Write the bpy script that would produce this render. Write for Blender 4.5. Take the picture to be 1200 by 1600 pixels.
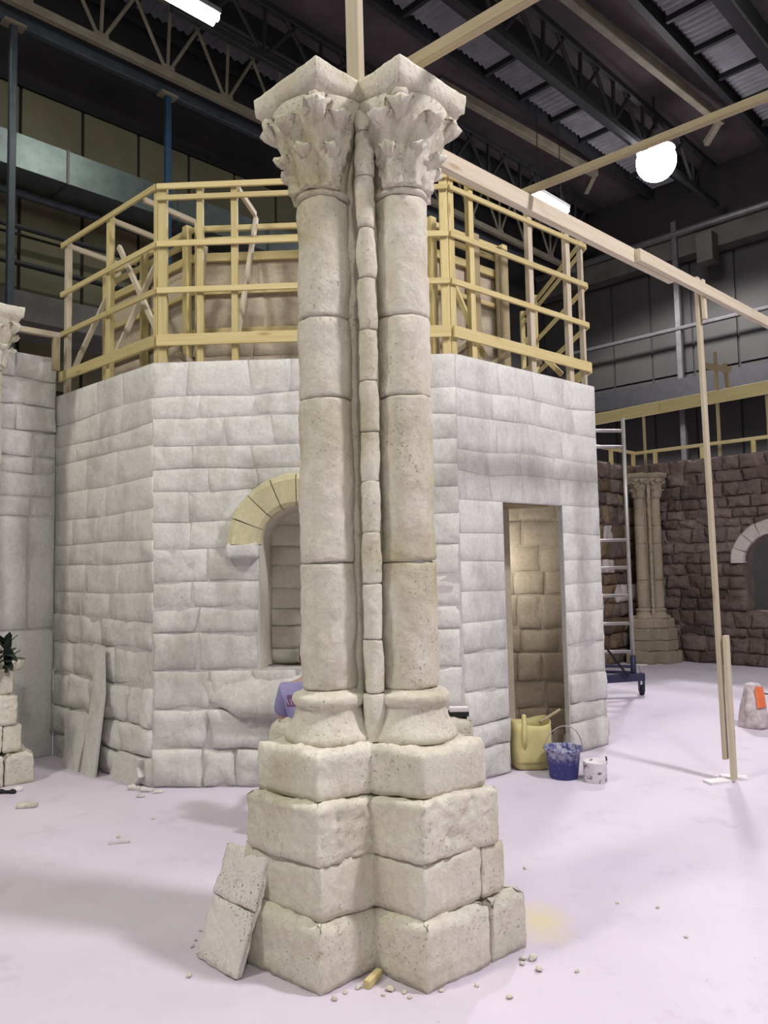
import bpy, bmesh, math, random
from mathutils import Vector, Matrix, noise
V = Vector
S2 = math.sqrt(2)
scene = bpy.context.scene
col = scene.collection
for o in list(bpy.data.objects):
    bpy.data.objects.remove(o, do_unlink=True)

# ------------------------------------------------------------------ camera
F = 1200.0
CAM = V((0, 0, 1.6))
cd = bpy.data.cameras.new('camera')
cd.sensor_fit = 'VERTICAL'; cd.sensor_height = 24.0; cd.lens = F / 1600 * 24.0
cd.clip_start = 0.05; cd.clip_end = 200
cam = bpy.data.objects.new('camera', cd); col.objects.link(cam)
CR = Matrix.Rotation(math.radians(94.05), 3, 'X') @ Matrix.Rotation(math.radians(-1.15), 3, 'Z')
cam.matrix_world = Matrix.Translation(CAM) @ CR.to_4x4()
scene.camera = cam
# ------------------------------------------------------------------ world, exposure
w = bpy.data.worlds.new('hall_air'); scene.world = w; w.use_nodes = True
w.node_tree.nodes['Background'].inputs[0].default_value = (0.55, 0.52, 0.5, 1)
w.node_tree.nodes['Background'].inputs[1].default_value = 0.05
vs = scene.view_settings
vs.view_transform = 'Standard'; vs.look = 'None'; vs.gamma = 1.0; vs.use_curve_mapping = False
vs.exposure = 0.0
# lamp powers (the lamps themselves are built with their fixtures further down)
KEY_W, BACK_W, FILL_W, TUBE_W = 1850, 4300, 1150, 60

# ------------------------------------------------------------------ pixel helpers
def ray(x, y): return CR @ V(((x - 600) / F, -(y - 800) / F, -1))
def G(x, y, z=0.0):
    d = ray(x, y); return CAM + d * ((z - CAM.z) / d.z)
def PY(x, y, Y):
    d = ray(x, y); return CAM + d * (Y / d.y)
def PP(x, y, P0, n):
    d = ray(x, y); return CAM + d * ((V(P0) - CAM).dot(n) / d.dot(n))
def UV(u, v, z): return V(((u - v) / S2, (u + v) / S2, z))
def PVv(x, y, v): return PP(x, y, UV(0, v, 0), V((-1, 1, 0)) / S2)
def PUu(x, y, u): return PP(x, y, UV(u, 0, 0), V((1, 1, 0)) / S2)
UD = V((1, 1, 0)) / S2; VD = V((-1, 1, 0)) / S2

# ------------------------------------------------------------------ object helpers
def world_mat(o):
    m = o.matrix_basis.copy()
    if o.parent: m = world_mat(o.parent) @ o.matrix_parent_inverse @ m
    return m
def set_parent(o, p):
    if p is not None:
        o.parent = p; o.matrix_parent_inverse = world_mat(p).inverted()
def tag(o, label=None, cat=None, group=None, kind=None):
    if label: o['label'] = label
    if cat: o['category'] = cat
    if group: o['group'] = group
    if kind: o['kind'] = kind
    return o
def empty(name, loc, label=None, cat=None, group=None, kind=None):
    o = bpy.data.objects.new(name, None); o.empty_display_size = 0.1
    o.location = V(loc); col.objects.link(o)
    return tag(o, label, cat, group, kind)
def link(name, me, mat=None, parent=None, mw=None):
    o = bpy.data.objects.new(name, me); col.objects.link(o)
    if mw is not None: o.matrix_basis = mw
    if mat and not me.materials: me.materials.append(mat)
    set_parent(o, parent)
    return o
def copy_tree(o, delta, parent=None, mats=None):
    c = o.copy(); col.objects.link(c)
    if parent is None:
        c.matrix_basis = delta @ o.matrix_basis
    else:
        c.parent = parent; c.matrix_parent_inverse = o.matrix_parent_inverse.copy()
    if mats and c.type == 'MESH':
        c.material_slots[0].link = 'OBJECT'; c.material_slots[0].material = mats
    for ch in list(o.children): copy_tree(ch, delta, c, mats)
    return c
NA, NB = V((31.7, 11.3, 47.9)), V((73.1, 58.3, 19.7))
def nvec(p): return V((noise.noise(p), noise.noise(p + NA), noise.noise(p + NB)))
class MB:
    def __init__(s): s.v = []; s.f = []
    def box(s, lo, hi, M=None):
        b = len(s.v)
        for z in (lo[2], hi[2]):
            for x, y in ((lo[0], lo[1]), (hi[0], lo[1]), (hi[0], hi[1]), (lo[0], hi[1])):
                p = V((x, y, z)); s.v.append(M @ p if M else p)
        s.f += [[b + i for i in q] for q in ((3, 2, 1, 0), (4, 5, 6, 7), (0, 1, 5, 4), (1, 2, 6, 5), (2, 3, 7, 6), (3, 0, 4, 7))]
        return s
    def beam(s, p0, p1, w, h, up=(0, 0, 1)):
        L, M = beam_mat(p0, p1, up)
        return s.box((-L / 2, -w / 2, -h / 2), (L / 2, w / 2, h / 2), M)
    def tube(s, pts, r, n=8, cap=True):
        pts = [V(p) for p in pts]; b = len(s.v); rs = r if isinstance(r, (list, tuple)) else [r] * len(pts)
        a = None
        for i, p in enumerate(pts):
            t = (pts[min(i + 1, len(pts) - 1)] - pts[max(i - 1, 0)]).normalized()
            if a is None: a = t.orthogonal().normalized()
            a = (a - t * a.dot(t)).normalized(); c = t.cross(a)
            for k in range(n):
                th = 2 * math.pi * k / n
                s.v.append(p + (a * math.cos(th) + c * math.sin(th)) * rs[i])
        for i in range(len(pts) - 1):
            for k in range(n):
                s.f.append([b + i * n + k, b + i * n + (k + 1) % n, b + (i + 1) * n + (k + 1) % n, b + (i + 1) * n + k])
        if cap:
            s.f.append([b + k for k in range(n)][::-1]); s.f.append([b + (len(pts) - 1) * n + k for k in range(n)])
        return s
    def lathe(s, prof, n, c=(0, 0, 0), cap=True, fn=None):
        c = V(c); b = len(s.v)
        for i, (r, z) in enumerate(prof):
            for k in range(n):
                th = 2 * math.pi * k / n
                rr = r * (fn(th, z) if fn else 1)
                s.v.append(c + V((rr * math.cos(th), rr * math.sin(th), z)))
        for i in range(len(prof) - 1):
            for k in range(n):
                s.f.append([b + i * n + k, b + i * n + (k + 1) % n, b + (i + 1) * n + (k + 1) % n, b + (i + 1) * n + k])
        if cap:
            s.f.append([b + k for k in range(n)][::-1]); s.f.append([b + (len(prof) - 1) * n + k for k in range(n)])
        return s
    def grid(s, fn, nu, nv, closed=False):
        b = len(s.v)
        for i in range(nu + 1):
            for j in range(nv + 1): s.v.append(V(fn(i / nu, j / nv)))
        for i in range(nu):
            for j in range(nv):
                q = b + i * (nv + 1) + j
                s.f.append([q, q + nv + 1, q + nv + 2, q + 1])
        return s
    def rough(s, amp, sc, seed=0, amp2=0, sc2=0, mask=None):
        """push the vertices about with noise"""
        off = V((seed * 7.31, seed * 3.17, seed * 1.93)); out = []
        for p in s.v:
            k = mask(p) if mask else 1
            d = nvec(p * sc + off) * amp
            if amp2: d += nvec(p * sc2 + off) * amp2
            out.append(p + d * k)
        s.v = out
        return s
    def build(s, name, mat, parent=None, smooth=False, origin=None, fixn=False):
        me = bpy.data.meshes.new(name)
        o_ = V(origin) if origin is not None else V((0, 0, 0))
        me.from_pydata([tuple(p - o_) for p in s.v], [], s.f)
        if fixn:
            bm = bmesh.new(); bm.from_mesh(me)
            bmesh.ops.recalc_face_normals(bm, faces=bm.faces); bm.to_mesh(me); bm.free()
        if smooth: me.polygons.foreach_set('use_smooth', [True] * len(me.polygons))
        return link(name, me, mat, parent, Matrix.Translation(o_))
def beam_mat(p0, p1, up=(0, 0, 1)):
    p0, p1 = V(p0), V(p1); x = (p1 - p0); L = x.length; x.normalize()
    up = V(up)
    if abs(x.dot(up)) > .98: up = V((0, 1, 0))
    y = up.cross(x).normalized(); z = x.cross(y)
    M = Matrix((x, y, z)).transposed().to_4x4(); M.translation = (p0 + p1) / 2
    return L, M
def timber(name, p0, p1, w, h, mat, parent=None, up=(0, 0, 1)):
    """a sawn length of wood: local X runs along the grain"""
    L, M = beam_mat(p0, p1, up)
    m = MB(); a, b, c = L / 2, w / 2, h / 2; e = min(w, h) * .08
    pts = [(-b + e, -c), (b - e, -c), (b, -c + e), (b, c - e), (b - e, c), (-b + e, c), (-b, c - e), (-b, -c + e)]
    for x in (-a, a): m.v += [V((x, y, z)) for y, z in pts]
    for k in range(8): m.f.append([k, (k + 1) % 8, 8 + (k + 1) % 8, 8 + k])
    m.f.append(list(range(8))[::-1]); m.f.append(list(range(8, 16)))
    me = bpy.data.meshes.new(name); me.from_pydata([tuple(p) for p in m.v], [], m.f)
    return link(name, me, mat, parent, M)

# ------------------------------------------------------------------ materials
class NT:
    def __init__(s, name):
        s.m = bpy.data.materials.new(name); s.m.use_nodes = True
        s.t = s.m.node_tree; s.b = s.t.nodes['Principled BSDF']
    def n(s, t, **kw):
        o = s.t.nodes.new(t)
        for k, v in kw.items(): setattr(o, k, v)
        return o
    def l(s, a, b): s.t.links.new(a, b)
    def coord(s, scale=(1, 1, 1), rnd=False, out='Object'):
        tc = s.n('ShaderNodeTexCoord'); mp = s.n('ShaderNodeMapping'); mp.inputs['Scale'].default_value = scale
        s.l(tc.outputs[out], mp.inputs[0])
        if rnd:
            oi = s.n('ShaderNodeObjectInfo'); mu = s.n('ShaderNodeMath', operation='MULTIPLY'); mu.inputs[1].default_value = 37.0
            s.l(oi.outputs['Random'], mu.inputs[0]); s.l(mu.outputs[0], mp.inputs['Location'])
        return mp.outputs[0]
    def noise(s, co, scale, detail=4, rough=.55):
        o = s.n('ShaderNodeTexNoise'); o.inputs['Scale'].default_value = scale
        o.inputs['Detail'].default_value = detail; o.inputs['Roughness'].default_value = rough
        s.l(co, o.inputs['Vector']); return o.outputs['Fac']
    def voro(s, co, scale, feature='F1'):
        o = s.n('ShaderNodeTexVoronoi', feature=feature); o.inputs['Scale'].default_value = scale
        s.l(co, o.inputs['Vector']); return o.outputs['Distance']
    def ramp(s, fac, stops):
        o = s.n('ShaderNodeValToRGB'); e = o.color_ramp.elements
        while len(e) < len(stops): e.new(.5)
        for k, (p, c) in enumerate(stops):
            e[k].position = p; e[k].color = (*c, 1) if len(c) == 3 else c
        s.l(fac, o.inputs[0]); return o.outputs[0]
    def mix(s, fac, a, b, mode='MIX'):
        o = s.n('ShaderNodeMix', data_type='RGBA', blend_type=mode)
        for i, val in ((0, fac), (6, a), (7, b)):
            if hasattr(val, 'is_linked') or hasattr(val, 'links'): s.l(val, o.inputs[i])
            elif i == 0: o.inputs[0].default_value = val
            else: o.inputs[i].default_value = (*val, 1)
        return o.outputs[2]
    def math(s, op, a, b=None):
        o = s.n('ShaderNodeMath', operation=op)
        for i, val in ((0, a), (1, b)):
            if val is None: continue
            if isinstance(val, (int, float)): o.inputs[i].default_value = val
            else: s.l(val, o.inputs[i])
        return o.outputs[0]
    def bump(s, h, strength=.5, dist=.01, prev=None):
        o = s.n('ShaderNodeBump'); o.inputs['Strength'].default_value = strength; o.inputs['Distance'].default_value = dist
        s.l(h, o.inputs['Height'])
        if prev: s.l(prev, o.inputs['Normal'])
        return o.outputs[0]
    def done(s, colr=None, rough=.9, normal=None, metal=0, spec=.3):
        if colr is not None:
            if hasattr(colr, 'links'): s.l(colr, s.b.inputs['Base Color'])
            else: s.b.inputs['Base Color'].default_value = (*colr, 1)
        s.b.inputs['Roughness'].default_value = rough; s.b.inputs['Metallic'].default_value = metal
        s.b.inputs['Specular IOR Level'].default_value = spec
        if normal is not None: s.l(normal, s.b.inputs['Normal'])
        return s.m
BW = lambda lo, hi: [(lo, (0, 0, 0)), (hi, (1, 1, 1))]
def stone_mat(name, c1, c2, stain, stain_lo=.55, pit=None, sc=1.0, bump=.5, rnd=.12, pitamt=.6, bdist=.012, smudge=None):
    t = NT(name); co = t.coord()
    base = t.ramp(t.noise(co, 2.2 * sc, 5), [(.35, c1), (.65, c2)])
    st = t.ramp(t.noise(co, 1.3 * sc, 6, .65), BW(stain_lo, stain_lo + .2))
    c = t.mix(st, base, stain)
    if smudge:
        cs = t.coord((1.0, 1.0, .45))
        sm = t.ramp(t.noise(cs, 3.1, 6, .7), BW(.47, .66))
        c = t.mix(t.math('MULTIPLY', sm, .75), c, smudge)
        sk = t.ramp(t.noise(co, 11, 6, .75), BW(.60, .70))
        c = t.mix(t.math('MULTIPLY', sk, .35), c, tuple(x * .8 for x in smudge))
    fine = t.noise(co, 38 * sc, 6, .7)
    c = t.mix(.35, c, t.ramp(fine, [(.3, tuple(x * .72 for x in c2)), (.65, (1, 1, 1))]), 'MULTIPLY')
    n0 = t.bump(t.noise(co, 9 * sc, 4), bump, bdist * 1.6)
    n0 = t.bump(fine, bump * .8, bdist * .5, n0)
    if pit:
        area = t.ramp(t.noise(co, 3.4 * sc, 3), BW(.44, .58))
        pm = t.ramp(t.noise(co, 75 * sc, 2, .5), BW(.63, .68))
        pm2 = t.math('MULTIPLY', t.math('MULTIPLY', pm, area), pitamt)
        c = t.mix(pm2, c, pit)
        n0 = t.bump(t.math('MULTIPLY', pm2, -1.0), .7, .006, n0)
    if rnd:
        oi = t.n('ShaderNodeObjectInfo')
        c = t.mix(1.0, c, t.ramp(oi.outputs['Random'], [(0, (1 - rnd,) * 3), (1, (1, 1, 1))]), 'MULTIPLY')
    return t.done(c, .93, n0, spec=.15)
def wood_mat(name, c1, c2, knot):
    t = NT(name); co = t.coord((1.2, 22, 22), rnd=True); c0 = t.coord((2.2, 9, 9), rnd=True)
    g = t.noise(co, 1.6, 5, .6)
    c = t.ramp(g, [(.3, c2), (.62, c1)])
    k = t.ramp(t.voro(c0, 1.0), [(.06, (1, 1, 1)), (.16, (0, 0, 0))])
    c = t.mix(t.math('MULTIPLY', k, .7), c, knot)
    oi = t.n('ShaderNodeObjectInfo')
    c = t.mix(1.0, c, t.ramp(oi.outputs['Random'], [(0, (.8, .8, .78)), (1, (1, 1, 1))]), 'MULTIPLY')
    return t.done(c, .62, t.bump(g, .15, .003), spec=.3)
def plain(name, c, rough=.6, metal=0, var=.15, sc=6, bump=0, spec=.4):
    t = NT(name); co = t.coord(); nz = t.noise(co, sc, 5)
    cc = t.ramp(nz, [(.3, tuple(x * (1 - var) for x in c)), (.7, tuple(min(1, x * (1 + var)) for x in c))])
    return t.done(cc, rough, t.bump(nz, bump, .01) if bump else None, metal, spec)
def emit(name, c, st):
    t = NT(name); t.b.inputs['Emission Color'].default_value = (*c, 1); t.b.inputs['Emission Strength'].default_value = st
    return t.done(c, .5)
M = {}
M['plaster'] = stone_mat('white_plaster_stone', (.69, .685, .645), (.75, .742, .705), (.52, .51, .47), .56, bump=.5, rnd=.05, smudge=(.47, .468, .42))
M['mortar'] = stone_mat('grey_mortar', (.54, .53, .51), (.60, .58, .56), (.46, .45, .42), .55, bump=.4, rnd=0)
M['pier'] = stone_mat('cream_pitted_stone', (.70, .67, .56), (.76, .73, .635), (.45, .41, .24), .525, pit=(.24, .21, .12), bump=.85, rnd=.05, pitamt=.55, smudge=(.60, .565, .44))
M['tan'] = stone_mat('tan_raw_plaster', (.50, .435, .33), (.56, .49, .385), (.43, .37, .27), .55, bump=.4, rnd=.08)
M['hood'] = stone_mat('ochre_plaster', (.64, .60, .37), (.68, .64, .42), (.55, .50, .30), .55, bump=.35, rnd=.05)
M['niche'] = stone_mat('olive_niche_plaster', (.66, .64, .53), (.72, .70, .60), (.56, .54, .42), .52, bump=.5, rnd=.05)
M['brown'] = stone_mat('brown_rubble_stone', (.19, .15, .13), (.26, .205, .18), (.13, .10, .08), .5, sc=1.6, bump=.9, rnd=.45, bdist=.03)
M['rust'] = stone_mat('rust_rubble_stone', (.26, .19, .12), (.34, .25, .17), (.42, .36, .30), .6, sc=1.6, bump=.9, rnd=.5, bdist=.03)
M['farpier'] = stone_mat('shade_tinted_pier_stone', (.33, .285, .20), (.38, .33, .25), (.25, .21, .14), .55, bump=.5, rnd=.05)  # pier stone with the dim light of the far corner put into its colour
M['farhood'] = stone_mat('pale_arch_stone', (.52, .47, .44), (.58, .53, .50), (.42, .38, .35), .55, bump=.5, rnd=.05)
M['board'] = stone_mat('stained_plaster_board', (.74, .71, .66), (.80, .77, .72), (.38, .35, .28), .61, pit=(.12, .10, .07), sc=1.6, bump=.6, rnd=0, pitamt=.9)
M['wood'] = wood_mat('yellow_pine', (.65, .555, .275), (.56, .455, .20), (.34, .21, .07))
M['palewood'] = wood_mat('pale_pine', (.60, .535, .41), (.53, .455, .32), (.34, .22, .10))
M['dullwood'] = wood_mat('dull_pine', (.40, .335, .205), (.33, .27, .15), (.26, .17, .08))
M['roofdark'] = plain('dark_roof_deck', (.075, .060, .062), .85, 0, .25, 1.5)
M['girder'] = plain('dark_steel', (.028, .028, .03), .6, .2, .2)
M['flange'] = plain('grey_steel_edge', (.10, .095, .095), .5, .3, .2)
M['sheet'] = plain('grey_corrugated_sheet', (.20, .20, .215), .5, .1, .2, 3)
M['beige'] = plain('dusty_beige_steel', (.20, .175, .125), .7, 0, .2, 3)
M['teal'] = plain('blue_grey_steel', (.060, .072, .082), .5, .3, .2)
M['blue'] = plain('blue_painted_steel', (.03, .07, .13), .45, .2, .2)
M['panelL'] = plain('olive_wall_panel', (.16, .145, .085), .8, 0, .2, .8)
M['panelR'] = plain('slate_wall_panel', (.036, .035, .032), .8, 0, .2, .8)
M['joint'] = plain('black_joint', (.012, .012, .012), .7)
M['concrete'] = plain('hall_concrete', (.12, .112, .10), .9, 0, .25, 2)
M['dimbeam'] = plain('dim_concrete_beam', (.075, .07, .062), .9, 0, .25, 2)
M['shell'] = plain('dark_hall_wall', (.026, .024, .022), .9, 0, .2, 1)
M['duct'] = plain('galvanised_duct', (.14, .165, .155), .42, .55, .18, 5)
M['alu'] = plain('dull_aluminium', (.42, .40, .38), .45, .6, .15)
M['navy'] = plain('navy_steel', (.03, .03, .07), .45, .2, .2)
M['black'] = plain('black_rubber', (.012, .012, .014), .7)
M['skin'] = plain('skin', (.50, .32, .24), .55, 0, .05)
M['hair'] = plain('black_hair', (.012, .010, .010), .6, 0, .3, 60)
M['trouser'] = plain('grey_trousers', (.10, .10, .13), .85, 0, .2, 20)
M['leaf'] = plain('dark_leaf', (.022, .035, .026), .5, 0, .35, 15)
M['lampbody'] = plain('lamp_housing', (.30, .30, .30), .5, .4)
M['hid'] = emit('lamp_bulb', (1.0, .95, 1.0), 30)
M['tube'] = emit('fluorescent_tube', (.93, 1.0, .97), 22)
def floor_mat():
    t = NT('dusty_white_floor'); co = t.coord()
    c = t.ramp(t.noise(co, .7, 6, .6), [(.3, (.59, .535, .615)), (.7, (.67, .615, .69))])
    c = t.mix(t.ramp(t.noise(co, 2.6, 7, .7), BW(.56, .72)), c, (.54, .485, .555))
    sp = t.math('LESS_THAN', t.voro(co, 5.5), .035)
    c = t.mix(t.math('MULTIPLY', sp, .35), c, (.35, .32, .34))
    # yellow powder spilt beside the pier
    P = G(846, 1440)
    mp = t.n('ShaderNodeMapping'); mp.inputs['Location'].default_value = (-P.x * 4.6, -P.y * 3.0, 0); mp.inputs['Scale'].default_value = (4.6, 3.0, 1)
    tc = t.n('ShaderNodeTexCoord'); t.l(tc.outputs['Object'], mp.inputs[0])
    ln = t.n('ShaderNodeVectorMath', operation='LENGTH'); t.l(mp.outputs[0], ln.inputs[0])
    wob = t.math('ADD', ln.outputs['Value'], t.math('MULTIPLY', t.noise(co, 9, 4), .5))
    pm = t.ramp(wob, [(.35, (1, 1, 1)), (1.05, (0, 0, 0))])
    c = t.mix(t.math('MULTIPLY', pm, .75), c, (.72, .63, .36))
    n0 = t.bump(t.noise(co, 14, 6, .65), .25, .01)
    return t.done(c, .95, n0, spec=.1)
M['floor'] = floor_mat()
def shirt_mat(C):
    """lavender cotton with a dark red printed band and pale letter strokes (flat print)"""
    t = NT('lavender_cotton'); tc = t.n('ShaderNodeTexCoord'); mp = t.n('ShaderNodeMapping')
    mp.inputs['Location'].default_value = (-C.x, -C.y, -C.z); t.l(tc.outputs['Object'], mp.inputs[0])
    sx = t.n('ShaderNodeSeparateXYZ'); t.l(mp.outputs[0], sx.inputs[0])
    def band(s, lo, hi): return t.math('MULTIPLY', t.math('GREATER_THAN', s, lo), t.math('LESS_THAN', s, hi))
    back = t.math('LESS_THAN', sx.outputs[1], 0.02)
    box = t.math('MULTIPLY', t.math('MULTIPLY', band(sx.outputs[0], -.135, .135), band(sx.outputs[2], -.034, .034)), back)
    ph = t.math('FRACT', t.math('MULTIPLY', t.math('ADD', sx.outputs[0], t.math('MULTIPLY', sx.outputs[2], .35)), 52))
    let = t.math('MULTIPLY', t.math('MULTIPLY', t.math('LESS_THAN', ph, .3), band(sx.outputs[2], -.022, .008)), box)
    co = t.coord(); base = t.ramp(t.noise(co, 9, 4), [(.3, (.26, .24, .44)), (.7, (.33, .31, .52))])
    c = t.mix(t.math('MULTIPLY', box, .9), base, (.16, .07, .15))
    c = t.mix(let, c, (.42, .34, .48))
    return t.done(c, .85, t.bump(t.noise(co, 14, 3), .35, .02), spec=.2)
def bucket_mat():
    t = NT('plaster_splashed_blue_plastic'); co = t.coord()
    tc = t.n('ShaderNodeTexCoord'); sx = t.n('ShaderNodeSeparateXYZ'); t.l(tc.outputs['Object'], sx.inputs[0])
    hi = t.ramp(t.math('ADD', sx.outputs[2], t.math('MULTIPLY', t.noise(co, 25, 4), .08)), BW(.15, .22))
    sp = t.math('MULTIPLY', t.ramp(t.noise(co, 30, 5, .7), BW(.42, .62)), hi)
    sp = t.math('MAXIMUM', sp, t.ramp(t.noise(co, 45, 5, .7), BW(.62, .72)))
    return t.done(t.mix(sp, (.045, .05, .20), (.50, .50, .58)), .5)
M['bucket'] = bucket_mat()
M['slurry'] = plain('plaster_slurry', (.42, .44, .50), .6, 0, .2, 14)
def tin_mat():
    t = NT('plaster_crusted_tin'); co = t.coord()
    sp = t.ramp(t.noise(co, 22, 5, .65), BW(.56, .62))
    return t.done(t.mix(sp, (.70, .67, .70), (.13, .11, .11)), .6, t.bump(t.noise(co, 40, 4), .4, .006))
M['tin'] = tin_mat()
M['jug'] = plain('dirty_yellow_plastic', (.56, .50, .22), .45, 0, .12, 7)
M['sack'] = plain('dusty_white_sack', (.50, .44, .44), .8, 0, .3, 16, .4)
M['orange'] = plain('orange_print', (.70, .17, .06), .7, 0, .15, 20)
M['white'] = plain('white_board', (.78, .74, .74), .8)

# ------------------------------------------------------------------ stone helpers
def clip_poly(poly, px, py, nx, ny):
    out = []
    for i, a in enumerate(poly):
        b = poly[(i + 1) % len(poly)]
        da = (a[0] - px) * nx + (a[1] - py) * ny; db = (b[0] - px) * nx + (b[1] - py) * ny
        if da >= 0: out.append(a)
        if (da > 0 > db) or (da < 0 < db):
            t = da / (da - db); out.append((a[0] + (b[0] - a[0]) * t, a[1] + (b[1] - a[1]) * t))
    return out
def stone_mesh(name, poly, O, ux, n, d, amp, rng, step=.13, gap=.004, bev=.010, mat=None, parent=None, back=.03):
    """one wall stone: outline `poly` in (u, v) on the plane O/ux/up, standing proud by d"""
    cx = sum(p[0] for p in poly) / len(poly); cy = sum(p[1] for p in poly) / len(poly)
    ring = []
    for i, a in enumerate(poly):
        b = poly[(i + 1) % len(poly)]; L = math.hypot(b[0] - a[0], b[1] - a[1])
        k = max(1, min(6, round(L / step)))
        for j in range(k):
            t = j / k; ring.append((a[0] + (b[0] - a[0]) * t, a[1] + (b[1] - a[1]) * t))
    def inset(p, e):
        vx, vy = cx - p[0], cy - p[1]; l = math.hypot(vx, vy) or 1
        e = min(e * 1.35, l * .6); return (p[0] + vx / l * e, p[1] + vy / l * e)
    up = V((0, 0, 1)); N = len(ring); vs_ = []; tilt = rng.uniform(-1, 1) * amp * .5; tilt2 = rng.uniform(-1, 1) * amp * .5
    sd = V((rng.uniform(0, 90), rng.uniform(0, 90), 0))
    hw = max(abs(p[0] - cx) for p in ring) or 1; hh = max(abs(p[1] - cy) for p in ring) or 1
    def put(p, dep): vs_.append(O + ux * p[0] + up * p[1] + n * dep)
    def relief(p): return d + tilt * (p[0] - cx) / hw + tilt2 * (p[1] - cy) / hh + amp * (1.5 * noise.noise(V((p[0] * 7, p[1] * 7, 0)) + sd) + .8 * noise.noise(V((p[0] * 19, p[1] * 19, 5)) + sd))
    r1 = [inset(p, gap + abs(noise.noise(V((p[0] * 9, p[1] * 9, 3)) + sd)) * min(.018, amp * 1.2)) for p in ring]
    for p in r1: put(p, -back)
    for p in r1: put(p, max(-.01, relief(p) - bev * .9))
    r2 = [inset(p, bev) for p in r1]
    for p in r2: put(p, relief(p))
    r3 = [((p[0] + cx) / 2, (p[1] + cy) / 2) for p in r2]
    for p in r3: put(p, relief(p) + amp * .35)
    put((cx, cy), relief((cx, cy)) + amp * .4)
    fs = []
    for r in range(3):
        for k in range(N): fs.append([r * N + k, r * N + (k + 1) % N, (r + 1) * N + (k + 1) % N, (r + 1) * N + k])
    for k in range(N): fs.append([3 * N + k, 3 * N + (k + 1) % N, 4 * N])
    me = bpy.data.meshes.new(name); me.from_pydata([tuple(p) for p in vs_], [], fs)
    me.polygons.foreach_set('use_smooth', [True] * len(me.polygons))
    return link(name, me, mat, parent)
def stone_panel(parent, O, ux, n, L, H, mat, seed, rows=(.16, .26), widths=(.22, .5), levels=(), rects=(), arches=(), amp=lambda z: .004, proud=lambda z: .008, wob=.012, name='stone', mats=None, u_start=0, gap=.004, bev=.010):
    rng = random.Random(seed); O = V(O); ux = V(ux); n = V(n)
    lv = [0]; forced = sorted(set(list(levels) + [H]))
    for fz in forced:
        while fz - lv[-1] > rows[1] * 1.35:
            lv.append(lv[-1] + rng.uniform(*rows))
        if fz - lv[-1] < rows[0] * .55 and len(lv) > 1 and lv[-1] not in forced: lv[-1] = fz
        else: lv.append(fz)
    def wv(u, i):
        if lv[i] in forced or i == 0: return lv[i]
        return lv[i] + wob * noise.noise(V((u * 1.6, i * 5.1 + seed, 0))) * 1.6
    for i in range(len(lv) - 1):
        v0, v1 = lv[i], lv[i + 1]; vm = (v0 + v1) / 2
        segs = [(u_start, L)]
        for (ua, ub, va, vb) in rects:
            if va < vm < vb:
                ns = []
                for a, b in segs:
                    if ub <= a or ua >= b: ns.append((a, b)); continue
                    if ua > a: ns.append((a, ua))
                    if ub < b: ns.append((ub, b))
                segs = ns
        for a, b in segs:
            us = [a]
            while b - us[-1] > widths[1] * 1.3: us.append(us[-1] + rng.uniform(*widths))
            if b - us[-1] < widths[0] * .5 and len(us) > 1: us[-1] = b
            else: us.append(b)
            for j in range(len(us) - 1):
                u0, u1 = us[j], us[j + 1]
                ja = rng.uniform(-1, 1) * wob if j > 0 else 0; jb = rng.uniform(-1, 1) * wob if j < len(us) - 2 else 0
                poly = [(u0 + ja, wv(u0, i)), (u1 + jb, wv(u1, i)), (u1 - jb * .4, wv(u1, i + 1)), (u0 - ja * .4, wv(u0, i + 1))]
                skip = False
                for (uc, vc, r) in arches:
                    mx, my = (u0 + u1) / 2, max(vm, vc)
                    if v1 <= vc: continue
                    dx, dy = mx - uc, my - vc; dl = math.hypot(dx, dy) or .001
                    if dl < r * .55: skip = True; break
                    nx, ny = dx / dl, dy / dl
                    poly = clip_poly(poly, uc + nx * r, vc + ny * r, nx, ny)
                    if len(poly) < 3: skip = True; break
                if skip: continue
                ar = abs(sum(poly[k][0] * poly[(k + 1) % len(poly)][1] - poly[(k + 1) % len(poly)][0] * poly[k][1] for k in range(len(poly)))) / 2
                if ar < .0025: continue
                z = O.z + vm; mm = mat if not mats else rng.choice(mats)
                stone_mesh(name, poly, O, ux, n, proud(z) * rng.uniform(.3, 1.2), amp(z), rng, mat=mm, parent=parent, gap=gap(z, rng) if callable(gap) else gap, bev=bev(z) if callable(bev) else bev, step=.075 if amp(z) > .008 else .13)
def resample(poly, step):
    out = []
    for i, a in enumerate(poly):
        b = poly[(i + 1) % len(poly)]; L = math.hypot(b[0] - a[0], b[1] - a[1]); k = max(1, round(L / step))
        for j in range(k):
            t = j / k; out.append((a[0] + (b[0] - a[0]) * t, a[1] + (b[1] - a[1]) * t))
    return out
def round_corners(poly, r, k=3):
    out = []
    for i, p in enumerate(poly):
        a = V(poly[i - 1]); b = V(poly[(i + 1) % len(poly)]); p = V(p)
        ra = min(r, (a - p).length * .4); rb = min(r, (b - p).length * .4)
        A = p + (a - p).normalized() * ra; B = p + (b - p).normalized() * rb
        for j in range(k + 1):
            t = j / k; q = A * (1 - t) ** 2 + p * 2 * t * (1 - t) + B * t * t; out.append((q.x, q.y))
    return out
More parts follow.
